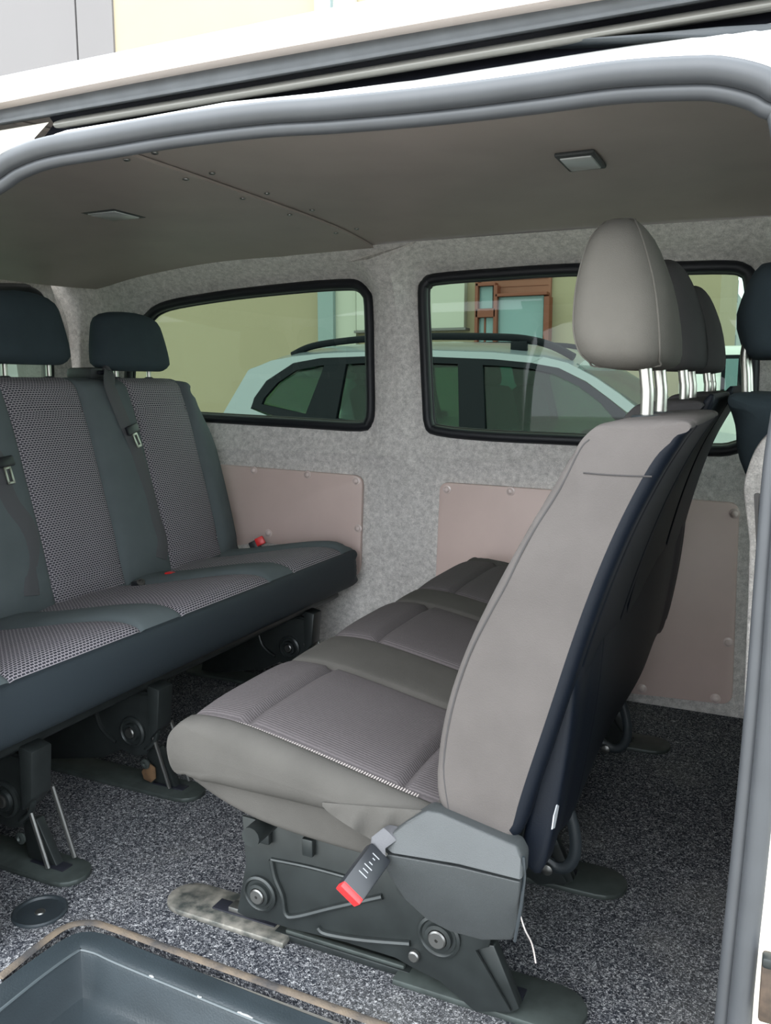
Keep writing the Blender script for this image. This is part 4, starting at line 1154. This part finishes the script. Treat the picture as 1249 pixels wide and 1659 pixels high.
# ---- building with cream walls behind the car
BY = 9.0
bld = thing('building', (0, BY, G), 'cream rendered building with brown framed shopfront behind the parked car', 'building')
def bx(px0, px1, py0, py1, y, th=.1):
    a = P(px0, py0, Y=y); b = P(px1, py1, Y=y); return a, b
def panel(name, px0, px1, py0, py1, m, dy=0.0, th=.1, par=bld, z0=None, z1=None):
    y = BY-dy
    a = P(px0, (py0+py1)/2, Y=y).x; b = P(px1, (py0+py1)/2, Y=y).x
    t = z1 if z1 is not None else P((px0+px1)/2, py0, Y=y).z
    bt = z0 if z0 is not None else P((px0+px1)/2, py1, Y=y).z
    return MB().box(((a+b)/2, y+th/2, (t+bt)/2), (abs(b-a), th, abs(t-bt)), .004).build(name, m, par, smooth=False)
xg = P(185, 40, Y=BY).x                                 # joint between grey and cream parts above the roof
xe = P(1166, 500, Y=BY).x                               # right corner
MB().box(((xg+xe)/2, BY+1.5, G+5), (xe-xg, 3, 10), 0).build('wall', 'wall_cream', bld, smooth=False)
panel('pilaster', 515, 540, 400, 700, 'wall_blue', .12, .15, z0=G, z1=G+10)
panel('pilaster', 540, 577, 400, 700, 'wall_pale', .06, .10, z0=G, z1=G+10)
panel('shutter', 577, 752, 455, 533, 'wall_pale', .10, .12)
panel('shutter_sill', 573, 754, 533, 537, 'wall_grey', .14, .16)
wf = panel('shopfront_wall', 768, 890, 400, 700, 'brown_panel', .05, .10, z0=G, z1=P(830, 380, Y=BY).z)
for py in (452, 463, 474):
    panel('wall_joint', 800, 888, py, py+.8, 'brown_frame', .056, .02)
panel('mullion', 768, 773, 455, 640, 'brown_frame', .16, .14, z0=G)
panel('mullion', 798, 804, 462, 640, 'brown_frame', .16, .14, z0=G)
panel('mullion', 879, 888, 480, 640, 'brown_frame', .16, .14, z0=G)
panel('transom', 770, 802, 458, 463, 'brown_frame', .16, .14)
panel('transom', 770, 802, 500, 514, 'brown_frame', .16, .14)
panel('transom', 802, 886, 474, 479, 'brown_frame', .16, .14)
panel('pane', 773, 798, 463, 500, 'shop_glass', .10, .06)
panel('pane', 773, 798, 514, 640, 'shop_glass', .10, .06, z0=G+.1)
panel('pane', 804, 879, 478, 640, 'shop_glass', .10, .06, z0=G+.1)
panel('pane_bar', 783, 786, 514, 640, 'brown_frame', .11, .05, z0=G+.1)
# grey hall on the left, standing a little proud
gb = thing('building', (xg-4, BY-.2, G), 'grey panelled hall wall rising left above the van roof', 'building')
x1 = P(103, 50, Y=BY-.25).x
MB().box((x1-5.01, BY+1.62, G+5), (10, 3.3, 10)).build('cladding_panel', 'wall_grey', gb, smooth=False)
MB().box(((x1+xg)/2+.01, BY+1.62, G+5), (xg-x1-.02, 3.3, 10)).build('cladding_panel', 'wall_grey', gb, smooth=False)
# far grey warehouse down the street
FYW = 26.0
fb = thing('building', (P(1190, 600, Y=FYW).x, FYW, G), 'far grey warehouse with dark signs at the end of the street', 'building')
a = P(1163, 430, Y=FYW); b = P(1222, 560, Y=FYW+14)
zt0 = P(1166, 428, Y=FYW).z; zt1 = P(1214, 512, Y=FYW+25).z
pts = [Vector((a.x-6, FYW, G)), Vector((a.x, FYW, G)), Vector((a.x, FYW, zt0)), Vector((a.x-6, FYW, zt0))]
MB().prism(pts, (1.2, 25, -1.2)).build('hall', 'far_grey', fb, smooth=False)
for px, py in ((1182, 455), (1184, 470), (1178, 510), (1180, 560)):
    c = P(px, py, Y=FYW+5)
    MB().box(c, (.4, 1.2, .7)).build('wall_sign', 'far_dark', fb, smooth=False)
# white van further along
vn = thing('parked_van', (1.2, 7.4, G), 'white van partly seen beyond the headrests at the right', 'van')
vx0 = P(1100, 600, Y=7.2).x
zt = P(1170, 560, Y=7.2).z
MB().prism([(vx0, 7.2, G+.3), (vx0+3.6, 7.2, G+.3), (vx0+3.6, 7.2, G+1.0), (vx0+2.9, 7.2, zt-.35), (vx0+2.5, 7.2, zt), (vx0, 7.2, zt)], (0, 1.3, 0), .04).build('body', 'van_white', vn, angle=30)
for p0, p1 in ((1170, 1200), (1204, 1250)):
    a = P(p0, 575, Y=7.19); b = P(p1, 640, Y=7.19)
    w_ = MB().box(((a.x+b.x)/2, 7.19, (a.z+b.z)/2), (b.x-a.x, .02, a.z-b.z), .005).build('window_frame', 'car_black', vn)
    MB().box(((a.x+b.x)/2, 7.178, (a.z+b.z)/2), (b.x-a.x-.06, .01, a.z-b.z-.06)).build('pane', 'shop_glass', w_, smooth=False)
for x in (vx0+.6, vx0+2.8):
    for y in (7.25, 8.35): MB().revolve((x, y-.1, G+.33), (0, 1, 0), [(.2, 0), (.33, 0), (.34, .2), (.2, .2)], 24).build('wheel', 'tyre', vn)
